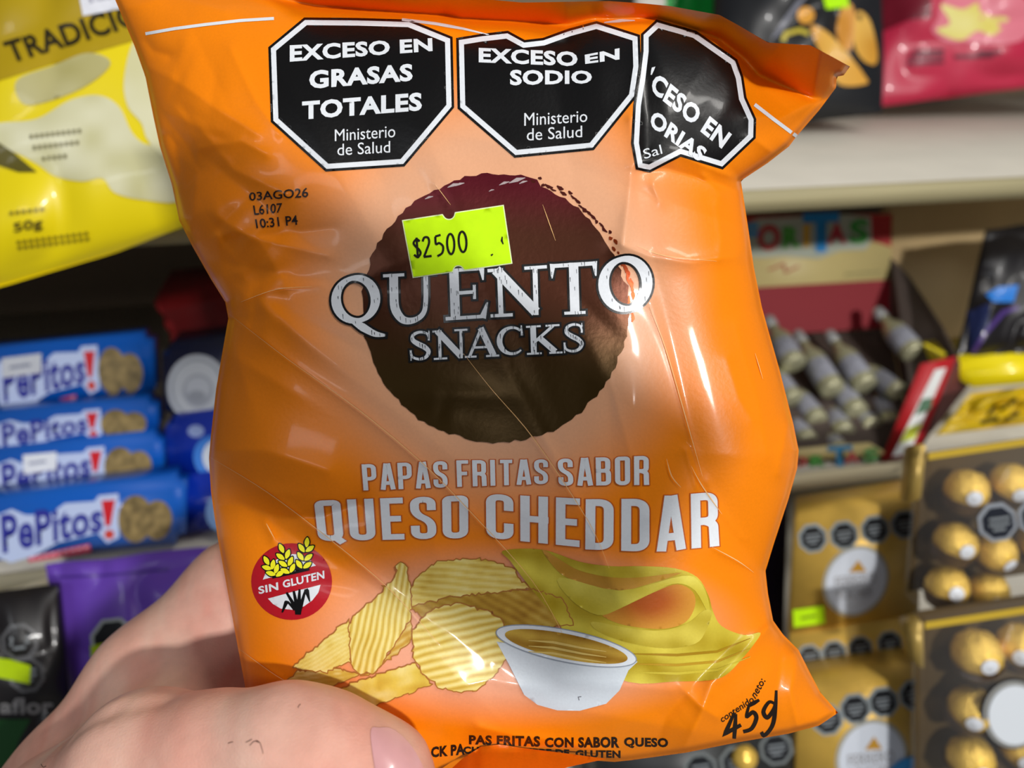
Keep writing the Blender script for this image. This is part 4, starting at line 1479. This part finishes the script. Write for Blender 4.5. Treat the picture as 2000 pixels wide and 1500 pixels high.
# ---- darker blue packs beside them
NAVY = mat('navy_film', (10, 48, 170), rough=.3, coat=.4)
NAVYD = mat('dark_navy_film', (12, 22, 62), rough=.35, coat=.3)
def blue_pack(qd, d, lab, disc, m_):
    pl = Plane((*qd[0], d), (*qd[1], d), (*qd[3], d + .003))
    org = pl.px([qd[3]])[0]
    r = thing('biscuit_pack', lab, 'biscuits', org, group='dark blue biscuit packs')
    V, F = slab(pl, qd, backv(.05, .1), .006, 3)
    part('wrapper', V - org, F, m_, r)
    k = Face(pl, org)
    for (cx, cy, rx, ry, c, l) in disc:
        k.poly(ell(cx, cy, rx, ry, n=30)[:-1], c, l)
    k.build('round_print', PRINT, r, label='white round print')
blue_pack([(322, 948), (500, 925), (500, 1030), (330, 1056)], .512, 'dark blue biscuit pack at the foot of its stack beside the cookies', [(432, 1000, 30, 38, (150, 190, 240), 1), (438, 1000, 18, 26, (232, 238, 246), 2)], NAVY)
blue_pack([(318, 826), (500, 806), (500, 926), (326, 950)], .522, 'dark blue biscuit pack in the middle with half a white ring', [(383, 842, 16, 12, (150, 170, 220), 1), (416, 892, 38, 42, (60, 130, 220), 1), (422, 892, 26, 32, (226, 234, 244), 2)], NAVY)
blue_pack([(312, 682), (500, 660), (500, 806), (320, 828)], .535, 'dark biscuit pack on top with a big silver white disc',
          [(386, 758, 60, 66, (214, 220, 228), 1), (386, 758, 51, 57, (176, 184, 194), 2), (386, 758, 47, 53, (222, 228, 234), 3), (388, 762, 30, 32, (188, 194, 204), 4), (388, 758, 24, 22, (214, 220, 228), 5), (386, 772, 16, 10, (176, 182, 192), 6)], NAVYD)
pl = Plane((292, 585, .66), (520, 560, .66), (300, 650, .66))
org = pl.px([(300, 650)])[0]
V, F = slab(pl, [(292, 580), (520, 556), (520, 836), (336, 838), (330, 640), (310, 625)], backv(.08), .006, 3)
props(part('red_box', V - org, F, mat('dark_red_card', (130, 12, 16), rough=.5, noise=.1, scale=30), loc=org), 'dark red box lying in the shadow above the blue packs', 'box')

# ---- below, left: purple and black packs, cream price strip
pl = Plane((-120, 1146, .492), (100, 1112, .498), (-120, 1222, .490))
org = pl.px([(-120, 1222)])[0]
V, F = slab(pl, [(-120, 1150), (98, 1122), (104, 1192), (-118, 1224)], backv(.004), .0008)
props(part('price_strip', V - org, F, mat('cream_plastic', (222, 210, 174), rough=.4), loc=org), 'cream plastic price strip along the lower shelf edge at far left', 'price strip')
p = Pack('snack_pack', 'purple film pack with crimped top edge behind the thumb', 'snack pack', (88, 1102, .445), (420, 1068, .450), (140, 1480, .445), .016, (104, 66, 178), wave=.006, seed=12)
p.line([(96, 1128), (200, 1124), (330, 1112)], 5, (74, 44, 140), 1)
p.poly(octo(222, 1256, 48, -6, 52), (170, 176, 172), 1)
p.poly(octo(222, 1256, 41, -6, 45), (14, 15, 16), 2)
p.poly([(176, 1262), (206, 1256), (206, 1282), (178, 1290)], (170, 196, 20), 3)
p.flush('warning_label', 'black octagon with lime sticker')
p = Pack('snack_pack', 'black film pack with two octagons and lime sticker at the lower left', 'snack pack', (-150, 1172, .425), (112, 1142, .43), (-100, 1620, .425), .016, (26, 22, 22), wave=.006, seed=14)
octagons(p, [(38, 1254, 38), (-34, 1252, 34), (52, 1318, 37)], ring=(92, 92, 94), core=(24, 22, 22))
p.flush('warning_label')
p.poly([(-30, 1282), (20, 1288), (60, 1300), (58, 1336), (10, 1326), (-30, 1318)], (178, 208, 10), 5)
p.flush('price_sticker', 'lime price sticker', PAPER)
p.text('aflor', [(0, 1364), (104, 1362), (104, 1396), (0, 1394)], (132, 130, 130), 2, bold=.03)
p.flush('name_text')
p.poly([(-60, 1405), (60, 1405), (40, 1440), (20, 1490), (-60, 1530)], (20, 70, 24), 1)
p.flush('green_print')

# ---- right: the display box with foil bottles
brown = mat('brown_card', (74, 62, 56), rough=.7, noise=.06, scale=30)
pb = Plane((1440, 424, .735), (1740, 418, .735), (1440, 606, .735))
org = pb.px([(1600, 900)])[0]
disp = thing('display_box', 'open cardboard counter box with big coloured capitals full of foil bottles', 'display box', pb.px([(1620, 606)])[0])
org = np.array(disp.location)
redc = lambda P: lin((168, 34, 40))[None] * np.ones((len(P), 1))
V, F = slab(pb, [(1400, 424), (1742, 418), (1742, 640), (1400, 660)], backv(.003), .0005)
part('header_card', V - org, F, mat('cream_card', (208, 190, 128), rough=.5, noise=.06, scale=20), disp)
k = Face(pb, org, 4e-4)
k.poly([(1400, 424), (1742, 418), (1740, 482), (1700, 470), (1600, 478), (1500, 500), (1400, 490)], (170, 40, 40), 1)
k.poly([(1400, 566), (1738, 546), (1742, 640), (1400, 660)], (140, 22, 34), 1)
k.build('header_print', MATTE, disp, label='red band and red foot')
LET = [('F', (1440, 1480), (440, 480), (36, 140, 200)), ('O', (1478, 1523), (440, 492), (178, 50, 50)), ('R', (1528, 1562), (444, 486), (70, 160, 50)), ('I', (1568, 1580), (440, 484), (210, 160, 40)),
       ('T', (1567, 1638), (418, 494), (30, 130, 196)), ('A', (1614, 1652), (438, 478), (178, 46, 60)), ('S', (1658, 1695), (430, 478), (60, 150, 60))]
k = Face(pb, org, 4e-4)
k.poly([(1440, 500), (1450, 440), (1480, 428), (1560, 424), (1650, 420), (1700, 424), (1702, 470), (1690, 488), (1640, 490), (1600, 506), (1530, 500), (1490, 504)], (170, 176, 160), 2)
for ch, xs, ys, c in LET:
    k.text(ch, [(xs[0], ys[0]), (xs[1], ys[0] - 3), (xs[1], ys[1] - 2), (xs[0], ys[1])], c, 4, bold=.05)
k.line([(1500, 528), (1530, 516), (1534, 532), (1560, 520)], 4, (176, 90, 60), 2)
k.line([(1650, 536), (1720, 530)], 4, (150, 140, 90), 2)
k.build('header_lettering', MATTE, disp, label='coloured capitals ORITAS')
# right side wall, front flap, front lip, floor
sp = [at(1738, 505, .735), at(1772, 540, .72), at(1838, 640, .655), at(1868, 697, .615), at(1790, 890, .612), at(1738, 640, .735)]
sn = np.cross(sp[3] - sp[0], sp[5] - sp[0]); sn /= np.linalg.norm(sn)
Vs = np.array(sp + [q + sn * .002 for q in sp]); m_ = len(sp)
part('side_wall', Vs - org, [list(range(m_)), list(range(m_, 2 * m_))[::-1]] + [[(i + 1) % m_, i, i + m_, (i + 1) % m_ + m_] for i in range(m_)], brown, disp, smooth=False)
pf = Plane((1815, 706, .612), (1870, 696, .612), (1725, 902, .610))
V, F = slab(pf, [(1800, 712), (1869, 697), (1790, 890), (1722, 902)], backv(.002), .0004)
part('corner_flap', V - org, F, mat('red_card', (186, 26, 34), rough=.5), disp)
k = Face(pf, org, 4e-4)
k.poly([(1826, 722), (1848, 718), (1776, 884), (1742, 892)], (222, 224, 222), 1)
k.poly([(1800, 780), (1822, 776), (1816, 800), (1786, 812)], (74, 110, 84), 2)
k.poly([(1772, 836), (1800, 826), (1786, 856), (1756, 866)], (198, 208, 60), 2)
k.build('flap_print', MATTE, disp, label='white stripe with green marks')
V, F = slab(Plane((1872, 697, .613), (1895, 752, .625), (1792, 890, .611)), [(1870, 697), (1894, 752), (1815, 852), (1792, 888)], backv(.002), .0004)
part('outer_side', V - org, F, mat('maroon_card', (92, 40, 40), rough=.6), disp)
plip = Plane((1440, 914, .607), (1740, 880, .612), (1440, 945, .606))
V, F = slab(plip, [(1400, 890), (1500, 884), (1620, 872), (1700, 866), (1730, 884), (1726, 890), (1400, 910)], backv(.002), .0004)
part('front_lip', V - org, F, MATS['cream_card'], disp)
k = Face(plip, org, 4e-4)
for ch, xs, ys, c in [('O', (1542, 1576), (894, 914), (190, 70, 70)), ('R', (1582, 1612), (890, 914), (80, 160, 70)), ('T', (1616, 1664), (872, 912), (70, 150, 200)), ('A', (1648, 1678), (884, 906), (190, 80, 80)), ('S', (1686, 1716), (876, 904), (100, 160, 90))]:
    k.text(ch, [(xs[0], ys[0]), (xs[1], ys[0] - 3), (xs[1], ys[1] - 3), (xs[0], ys[1])], c, 2, bold=.05)
k.build('lip_lettering', MATTE, disp)
fl = [at(1400, 650, .733), at(1740, 632, .733), at(1788, 876, .614), at(1400, 880, .61)]
Vf = np.array(fl + [q - np.array([0, 0, .002]) for q in fl]) - [0, 0, .006]
part('box_floor', Vf - org, [[0, 1, 2, 3], [7, 6, 5, 4], [0, 4, 5, 1], [1, 5, 6, 2], [2, 6, 7, 3], [3, 7, 4, 0]], brown, disp, smooth=False)

FOIL = mat('green_gold_foil', (196, 194, 160), rough=.24, metal=.5, bump=.8, bscale=6, noise=.25, scale=3)
SILV = mat('silver_foil', (206, 208, 212), rough=.24, metal=.5, bump=.8, bscale=6)
LABL = mat('bottle_label', (150, 152, 164), rough=.35, noise=.35, scale=4)
bot = [((1712, 606, .706), (1788, 694, .662), 20), ((1618, 650, .700), (1692, 756, .655), 20), ((1556, 650, .702), (1628, 764, .652), 20), ((1500, 622, .705), (1552, 714, .665), 20), ((1490, 700, .69), (1550, 782, .65), 17),
       ((1660, 700, .69), (1756, 768, .655), 17), ((1600, 715, .70), (1676, 808, .648), 19), ((1530, 740, .69), (1598, 824, .645), 18), ((1600, 780, .69), (1650, 848, .636), 18), ((1520, 800, .68), (1578, 866, .632), 19),
       ((1470, 800, .68), (1520, 850, .636), 18), ((1660, 800, .68), (1706, 836, .642), 17), ((1690, 740, .70), (1740, 830, .646), 16), ((1610, 845, .65), (1640, 880, .622), 15)]
blab = ['foil bottle highest against the brown side wall of the display', 'foil bottle second from the right in the upper row', 'foil bottle third from the right in the upper row', 'foil bottle of the upper row next to the orange bag edge', 'foil bottle just under the upper row by the orange bag edge',
        'foil bottle end under the highest bottle near the red flap', 'foil bottle end below the second bottle of the upper row', 'foil bottle end below the third bottle of the upper row', 'foil bottle end low in the middle of the heap', 'foil bottle end lowest at left just above the front lip',
        'foil bottle end at the left bottom, partly behind the orange bag', 'small dark foil bottle end low by the white striped flap', 'dark foil bottle squeezed beside the red flap', 'foil bottle end lying on the front lip above the letters']
proto = None
for i, (a, b, rp) in enumerate(bot):
    A, B_ = at(*a), at(*b)
    L = np.linalg.norm(B_ - A)
    R_ = 1.22 * rp * b[2] / F_PX
    d = Vector(A - B_).normalized()
    if proto is None:
        proto = thing('foil_bottle', 'x', 'chocolate bottle', (0, 0, 0), group='foil bottles in the display box')
        V, F = lathe_geo([(.001, 0), (.82, 0), (.97, .06), (1, .16), (1, 1.9), (.93, 2.2), (.62, 2.7), (.46, 2.95), (.44, 3.3)], 22)
        part('foil_body', V, F, FOIL, proto)
        V, F = lathe_geo([(.44, 3.28), (.50, 3.3), (.50, 3.95), (.42, 4.05), (.001, 4.06)], 18)
        part('neck_foil', V, F, SILV, proto, label='silver neck foil')
        V, F = lathe_geo([(1.012, .55), (1.018, .56), (1.018, 1.75), (1.012, 1.76)], 22)
        F = F[:-2]
        part('paper_label', V, F, LABL, proto, label='whitish paper label')
        o = proto
    else:
        o = copy_tree(proto)
    o.location = B_
    o.rotation_euler = d.to_track_quat('Z', 'Y').to_euler()
    o.scale = (R_, R_, max(L, .028) / 4.06)
    o['label'] = blab[i]

# tan box and dark packs beside the display
pl = Plane((1748, 425, .735), (2300, 350, .79), (1748, 900, .735))
org = pl.px([(1748, 760)])[0]
V, F = slab(pl, [(1744, 408), (2300, 330), (2300, 690), (1744, 752)], backv(.02), .001)
props(part('cardboard_panel', V - org, F, mat('tan_card', (206, 178, 128), rough=.65, noise=.06, scale=14), loc=org), 'plain tan cardboard panel standing to the right of the bottle display', 'cardboard')
p = Pack('snack_pack', 'black pack with blue streak leaning at the right edge beside the display', 'snack pack', (1925, 448, .64), (2140, 420, .64), (1862, 712, .63), .014, (20, 16, 18), wave=.008, seed=21)
p.poly([(1925, 575), (1950, 560), (1990, 556), (1980, 590), (1940, 590)], (30, 120, 210), 1)
p.line([(1900, 690), (1925, 650), (1960, 610), (1990, 600)], 9, (74, 50, 120), 1)
p.poly([(1890, 610), (1935, 590), (1930, 650), (1895, 690)], (22, 34, 78), 1)
p.flush('blue_print')
pl = Plane((1880, 712, .612), (2100, 684, .63), (1898, 760, .606))
org = pl.px([(1898, 760)])[0]
V, F = slab(pl, [(1880, 712), (2110, 682), (2110, 742), (1900, 760)], backv(.05), .002)
props(part('yellow_box', V - org, F, mat('bright_yellow_card', (250, 228, 4), rough=.35, coat=.3), loc=org), 'bright yellow carton under the black pack at the right edge', 'box')
p = Pack('snack_pack', 'crumpled yellow pack with black marks in front of the yellow carton', 'snack pack', (1896, 768, .585), (2120, 740, .59), (1826, 850, .58), .008, (206, 172, 10), wave=.012, seed=23)
for a, b in (((1930, 810), (1946, 790)), ((1915, 826), (1950, 818)), ((1955, 800), (1985, 780)), ((1960, 822), (1990, 806))):
    p.line([a, b], 7, (60, 48, 10), 1)
p.flush('black_marks')

# ---- right, lower: gold boxes
GOLD = mat('gold_card', (232, 188, 84), rough=.42, metal=.2, noise=.10, scale=60)
GOLDD = mat('gold_card_edge', (190, 160, 84), rough=.4, metal=.35)


def gold_box(qd, dt, db, lab, octs, oval, depth=.05, tri=None, price=None, words=None):
    pl = Plane((*qd[0], dt), (*qd[1], dt + .014), (*qd[3], db))
    org = pl.px([qd[3]])[0]
    r = thing('gold_box', lab, 'chocolate box', org, group='gold chocolate boxes')
    V, F = slab(pl, qd, ray(1570, 480) / np.linalg.norm(ray(1570, 480)) * depth, .0012, 2)
    part('carton', V - org, F, GOLD, r)
    k = Face(pl, org)
    octagons(k, octs)
    k.build('warning_labels', PRINT, r, label='row of grey black octagons')
    if oval:
        cx, cy, rx, ry, rot = oval
        k = Face(pl, org)
        R2 = lambda s: np.array([(cx + rx * s * math.cos(t) * math.cos(rot) - ry * s * math.sin(t) * math.sin(rot), cy + rx * s * math.cos(t) * math.sin(rot) + ry * s * math.sin(t) * math.cos(rot)) for t in np.linspace(0, 6.283, 40, endpoint=False)])
        k.poly(R2(1.1), (170, 166, 150), 1)
        k.poly(R2(1.0), (214, 220, 230), 2)
        k.poly([(cx + 4, cy - ry * .62), (cx + 20, cy - ry * .28), (cx - 14, cy - ry * .26)], (196, 146, 50), 3)
        k.text('FERRERO', [(cx - rx * .74, cy - ry * .12), (cx + rx * .66, cy - ry * .26), (cx + rx * .68, cy + ry * .06), (cx - rx * .72, cy + ry * .20)], (150, 146, 146), 3)
        k.text('ROCHER', [(cx - rx * .68, cy + ry * .28), (cx + rx * .60, cy + ry * .14), (cx + rx * .56, cy + ry * .44), (cx - rx * .60, cy + ry * .56)], (150, 146, 146), 3)
        k.build('oval_label', PRINT, r, label='white oval label FERRERO ROCHER')
    if price:
        k = Face(pl, org)
        k.poly(price, (190, 240, 10), 4)
        c = np.mean(price, 0)
        k.line([c + [-16, 3], c + [14, -2]], 5, (120, 150, 20), 5, step=5)
        k.build('price_sticker', PAPER, r, label='lime price sticker')
    return r


gold_box([(1552, 1014), (1800, 974), (1795, 1202), (1538, 1238)], .492, .508, 'gold chocolate box with white oval and lime sticker, topmost of the gold boxes',
         [(1587, 1051, 30), (1648, 1045, 30), (1709, 1034, 30), (1767, 1024, 30)], (1671, 1134, 56, 66, .55), price=[(1547, 1190), (1607, 1182), (1610, 1216), (1549, 1224)])
gold_box([(1540, 1241), (1795, 1205), (1800, 1335), (1548, 1370)], .508, .514, 'gold chocolate box in the middle, only its octagon row in view', [(1581, 1283, 26), (1629, 1275, 26), (1680, 1266, 26), (1737, 1256, 26)], None)
gold_box([(1556, 1360), (1800, 1320), (1806, 1572), (1550, 1612)], .472, .491, 'gold chocolate box lowest and nearest with blue sticker over its oval', [(1616, 1406, 32), (1670, 1384, 32), (1725, 1371, 32), (1785, 1357, 32)], (1702, 1482, 64, 72, .3))
pl = Plane((1700, 1440, .4555), (1880, 1410, .4635), (1700, 1600, .466))
pl = Plane((1556, 1360, .4705), (1800, 1320, .4845), (1550, 1612, .4895))
org = pl.px([(1790, 1520)])[0]
k = Face(pl, org, 3e-4)
k.poly(ell(1794, 1522, 62, 46, n=30)[:-1], (64, 150, 214), 1)
k.poly(ell(1796, 1530, 44, 30, n=30)[:-1], (200, 120, 170), 2)
o = k.build('round_sticker', PAPER, None)
o.location = org
props(o, 'blue oval sticker with pink middle on the nearest gold box', 'sticker')

# ---- clear boxes of foil wrapped chocolates
CLEAR = mat('clear_plastic', (235, 238, 240), rough=.08, alpha=.055, spec=.6)
BALL = mat('crumpled_gold_foil', (255, 210, 96), rough=.26, metal=.4, bump=1.0, bscale=9, noise=.15, scale=5)
CUP = mat('brown_paper_cup', (84, 58, 30), rough=.6)
SEAL = mat('white_seal', (222, 226, 232), rough=.4)


def crinkle(n=20, m=26, seed=3):
    V, F = [], []
    for i in range(n + 1):
        for j in range(m):
            th, ph = math.pi * i / n, 2 * math.pi * j / m
            V.append((math.sin(th) * math.cos(ph), math.sin(th) * math.sin(ph), math.cos(th)))
    V = np.array(V)
    rr = 1 + .16 * (np.abs(vnoise(V[:, 0] * 10 + 30, V[:, 1] * 10 + 30, 2.0, seed) - .5) + np.abs(vnoise(V[:, 2] * 10 + 30, V[:, 0] * 10 + 30, 1.6, seed + 1) - .5) - .5)
    V = V * rr[:, None]
    for i in range(n):
        for j in range(m):
            a, b = i * m + j, i * m + (j + 1) % m
            F.append((a, a + m, b + m, b))
    return V, F


def clear_box(qd, dt, db, lab, balls, blabs, frame_px):
    pl = Plane((*qd[0], dt), (*qd[1], dt + .014), (*qd[3], db))
    org = pl.px([qd[3]])[0]
    r = thing('clear_box', lab, 'chocolate box', org, group='clear boxes of chocolates')
    bv = ray(1480, 820) / np.linalg.norm(ray(1480, 820)) * .036
    V, F = slab(pl, qd, bv, .002, 2)
    part('plastic_shell', V - org, F, CLEAR, r)
    fr = pl.px(np.array(qd, float))
    c = fr.mean(0)
    tr = fr + (c - fr) * .05 + bv * .95
    Vt = np.concatenate([tr, tr + bv * .03])
    part('gold_tray', Vt - org, [[0, 1, 2, 3], [7, 6, 5, 4], [0, 4, 5, 1], [1, 5, 6, 2], [2, 6, 7, 3], [3, 7, 4, 0]], mat('dark_tray', (92, 74, 44), rough=.4, metal=.3), r, smooth=False)
    if frame_px is not None:
        k = Face(pl, org, 5e-4)
        k.poly(frame_px, (196, 164, 50), 1)
        k.build('gold_edge_band', PRINT, r)
    global PROTO_BALL
    for (x, y, rp), lb in zip(balls, blabs):
        if PROTO_BALL is None:
            PROTO_BALL = thing('wrapped_chocolate', 'x', 'chocolate', (0, 0, 0), group='gold wrapped chocolates')
            V, F = crinkle()
            part('foil', V, F, BALL, PROTO_BALL)
            V, F = lathe_geo([(.62, -1.02), (.80, -.9), (1.06, -.25), (1.10, -.20), (1.04, -.25), (.76, -.92)], 32)
            part('paper_cup', V, F, CUP, PROTO_BALL, label='brown pleated paper cup')
            V, F = [], []
            tt = np.linspace(0, 2 * np.pi, 18, endpoint=False)
            dirs = -.80 * ray(1890, 1150) + .36 * rgt - .48 * up
            dirs = dirs / np.linalg.norm(dirs)
            e1 = np.cross(dirs, [0, 0, 1]); e1 /= np.linalg.norm(e1)
            e2 = np.cross(dirs, e1)
            for rr_ in (.02, .18, .33):
                for t_ in tt:
                    q = dirs * math.sqrt(1 - rr_ ** 2) + rr_ * (math.cos(t_) * e1 + math.sin(t_) * e2)
                    V.append(q * 1.05)
            F = [(i * 18 + j, i * 18 + (j + 1) % 18, (i + 1) * 18 + (j + 1) % 18, (i + 1) * 18 + j) for i in range(2) for j in range(18)] + [list(range(18))]
            part('seal', V, F, SEAL, PROTO_BALL, label='small white oval seal')
            o = PROTO_BALL
        else:
            o = copy_tree(PROTO_BALL)
        d0 = np.linalg.norm(pl.px([(x, y)])[0] - CAM)
        p3 = pl.px([(x, y)])[0]
        u_ = (p3 - CAM) / np.linalg.norm(p3 - CAM)
        R_ = rp * ((p3 - CAM) @ fwd + .02) / F_PX
        o.location = p3 + u_ * (R_ + .004)
        o.scale = (R_, R_, R_)
        o.rotation_euler = (RNG.uniform(-.2, .2), RNG.uniform(-.2, .2), RNG.uniform(-.4, .4))
        o['label'] = lb
    return r, pl, org


PROTO_BALL = None
r, pl, org = clear_box([(1812, 884), (2120, 838), (2100, 1140), (1786, 1188)], .432, .450, 'clear plastic box of gold chocolates, upper one at the right edge',
    [(1888, 958, 41), (1866, 1060, 40), (1850, 1146, 40), (1944, 1078, 38), (1930, 1156, 38), (1975, 945, 40), (2030, 1060, 40)],
    ['gold wrapped chocolate at the top left of the upper clear box', 'gold wrapped chocolate in the middle of the left column of the upper clear box', 'gold wrapped chocolate at the bottom left of the upper clear box', 'gold wrapped chocolate second column middle in the upper clear box beneath the octagon',
     'gold wrapped chocolate second column bottom in the upper clear box', 'gold wrapped chocolate second column top in the upper clear box', 'gold wrapped chocolate in the third column of the upper clear box'],
    [(1812, 884), (2120, 838), (2120, 852), (1812, 898)])
k = Face(pl, org, 8e-4)
octagons(k, [(1946, 1019, 40), (2024, 1008, 40)], ring=(150, 156, 164), core=(30, 34, 44))
k.build('warning_labels', PRINT, r, label='grey black octagons')
V, F = slab(Plane((1772, 878, .448), (1812, 874, .442), (1764, 980, .456)), [(1778, 874), (1810, 868), (1800, 975), (1768, 984)], ray(1480, 820) * .02, .001)
part('gold_side', V - org, F, GOLDD, r)
r, pl, org = clear_box([(1806, 1214), (2120, 1166), (2110, 1560), (1800, 1606)], .415, .442, 'clear plastic box of gold chocolates, lower one at the right edge',
    [(1908, 1276, 46), (1898, 1384, 43), (1896, 1480, 43), (1992, 1262, 44), (2000, 1460, 44)],
    ['gold wrapped chocolate at the top left of the lower clear box', 'gold wrapped chocolate in the middle of the left column of the lower clear box', 'gold wrapped chocolate lowest in the left column of the lower clear box', 'gold wrapped chocolate second column top in the lower clear box', 'gold wrapped chocolate second column bottom in the lower clear box'],
    [(1806, 1214), (2120, 1166), (2120, 1180), (1806, 1228)])
k = Face(pl, org, 8e-4)
k.poly(ell(1976, 1392, 64, 70, n=34)[:-1], (40, 40, 44), 1)
k.poly(ell(1976, 1392, 60, 66, n=34)[:-1], (150, 150, 146), 2)
k.poly(ell(1976, 1392, 52, 58, n=34)[:-1], (222, 228, 234), 3)
k.build('oval_label', PRINT, r, label='white oval label')
V, F = slab(Plane((1766, 1222, .430), (1806, 1212, .424), (1766, 1300, .436)), [(1766, 1222), (1803, 1214), (1806, 1310), (1776, 1286)], ray(1480, 820) * .02, .001)
part('gold_side', V - org, F, GOLDD, r)

# ---- dark things in the gap beside and under the orange bag
pl = Plane((1400, 985, .545), (1548, 968, .545), (1400, 1260, .55))
org = pl.px([(1400, 1260)])[0]
V, F = slab(pl, [(1400, 985), (1546, 968), (1536, 1262), (1400, 1280)], backv(.03), .004)
props(part('navy_box', V - org, F, mat('navy_card', (30, 22, 66), rough=.45), loc=org), 'dark navy box in the gap between orange bag and gold boxes', 'box')
pl = Plane((1200, 1480, .47), (1556, 1425, .48), (1200, 1640, .48))
org = pl.px([(1200, 1640)])[0]
r = thing('dark_box', 'dark grey box with octagons and gold foil under the orange bag', 'box', org)
V, F = slab(pl, [(1180, 1470), (1552, 1418), (1552, 1600), (1180, 1650)], backv(.05, .1), .002)
part('carton', V - org, F, mat('charcoal_card', (44, 46, 46), rough=.4, noise=.15, scale=60), r)
k = Face(pl, org)
octagons(k, [(1516, 1462, 34), (1440, 1490, 36), (1368, 1502, 34)], ring=(120, 126, 126))
k.build('warning_labels', PRINT, r)
V, F = crinkle(seed=9)
k = part('gold_foil', V * .008 + pl.px([(1452, 1476)])[0] - org + fwd * -.002, F, BALL, r, label='crumpled gold foil knob')

# the lowest shelf carrying the front packs
lowz = at(1600, 1640, .47)[2]
wood('shelf_board', 'lowest shelf board under the gold boxes, below the frame', np.array([.2, .33, lowz - .012]), -1.0, 1.4, .35, .0145, PALE)
PHR = math.radians(30)

# the photographer's phone, just behind the lens
ph = thing('smartphone', 'black smartphone taking the picture, behind the lens and outside the frame', 'phone', CAM - fwd * .012 + rgt * .046 + up * .002)
ax = (math.cos(PHR) * rgt - math.sin(PHR) * up, math.sin(PHR) * rgt + math.cos(PHR) * up)
V, F = box_geo(-.075, .075, -.0745 / 2, .0745 / 2, -.004, .004, .0035)
part('phone_body', V[:, :1] * ax[0] + V[:, 1:2] * ax[1] - V[:, 2:] * fwd, F, mat('phone_black', (20, 20, 22), rough=.3), ph)
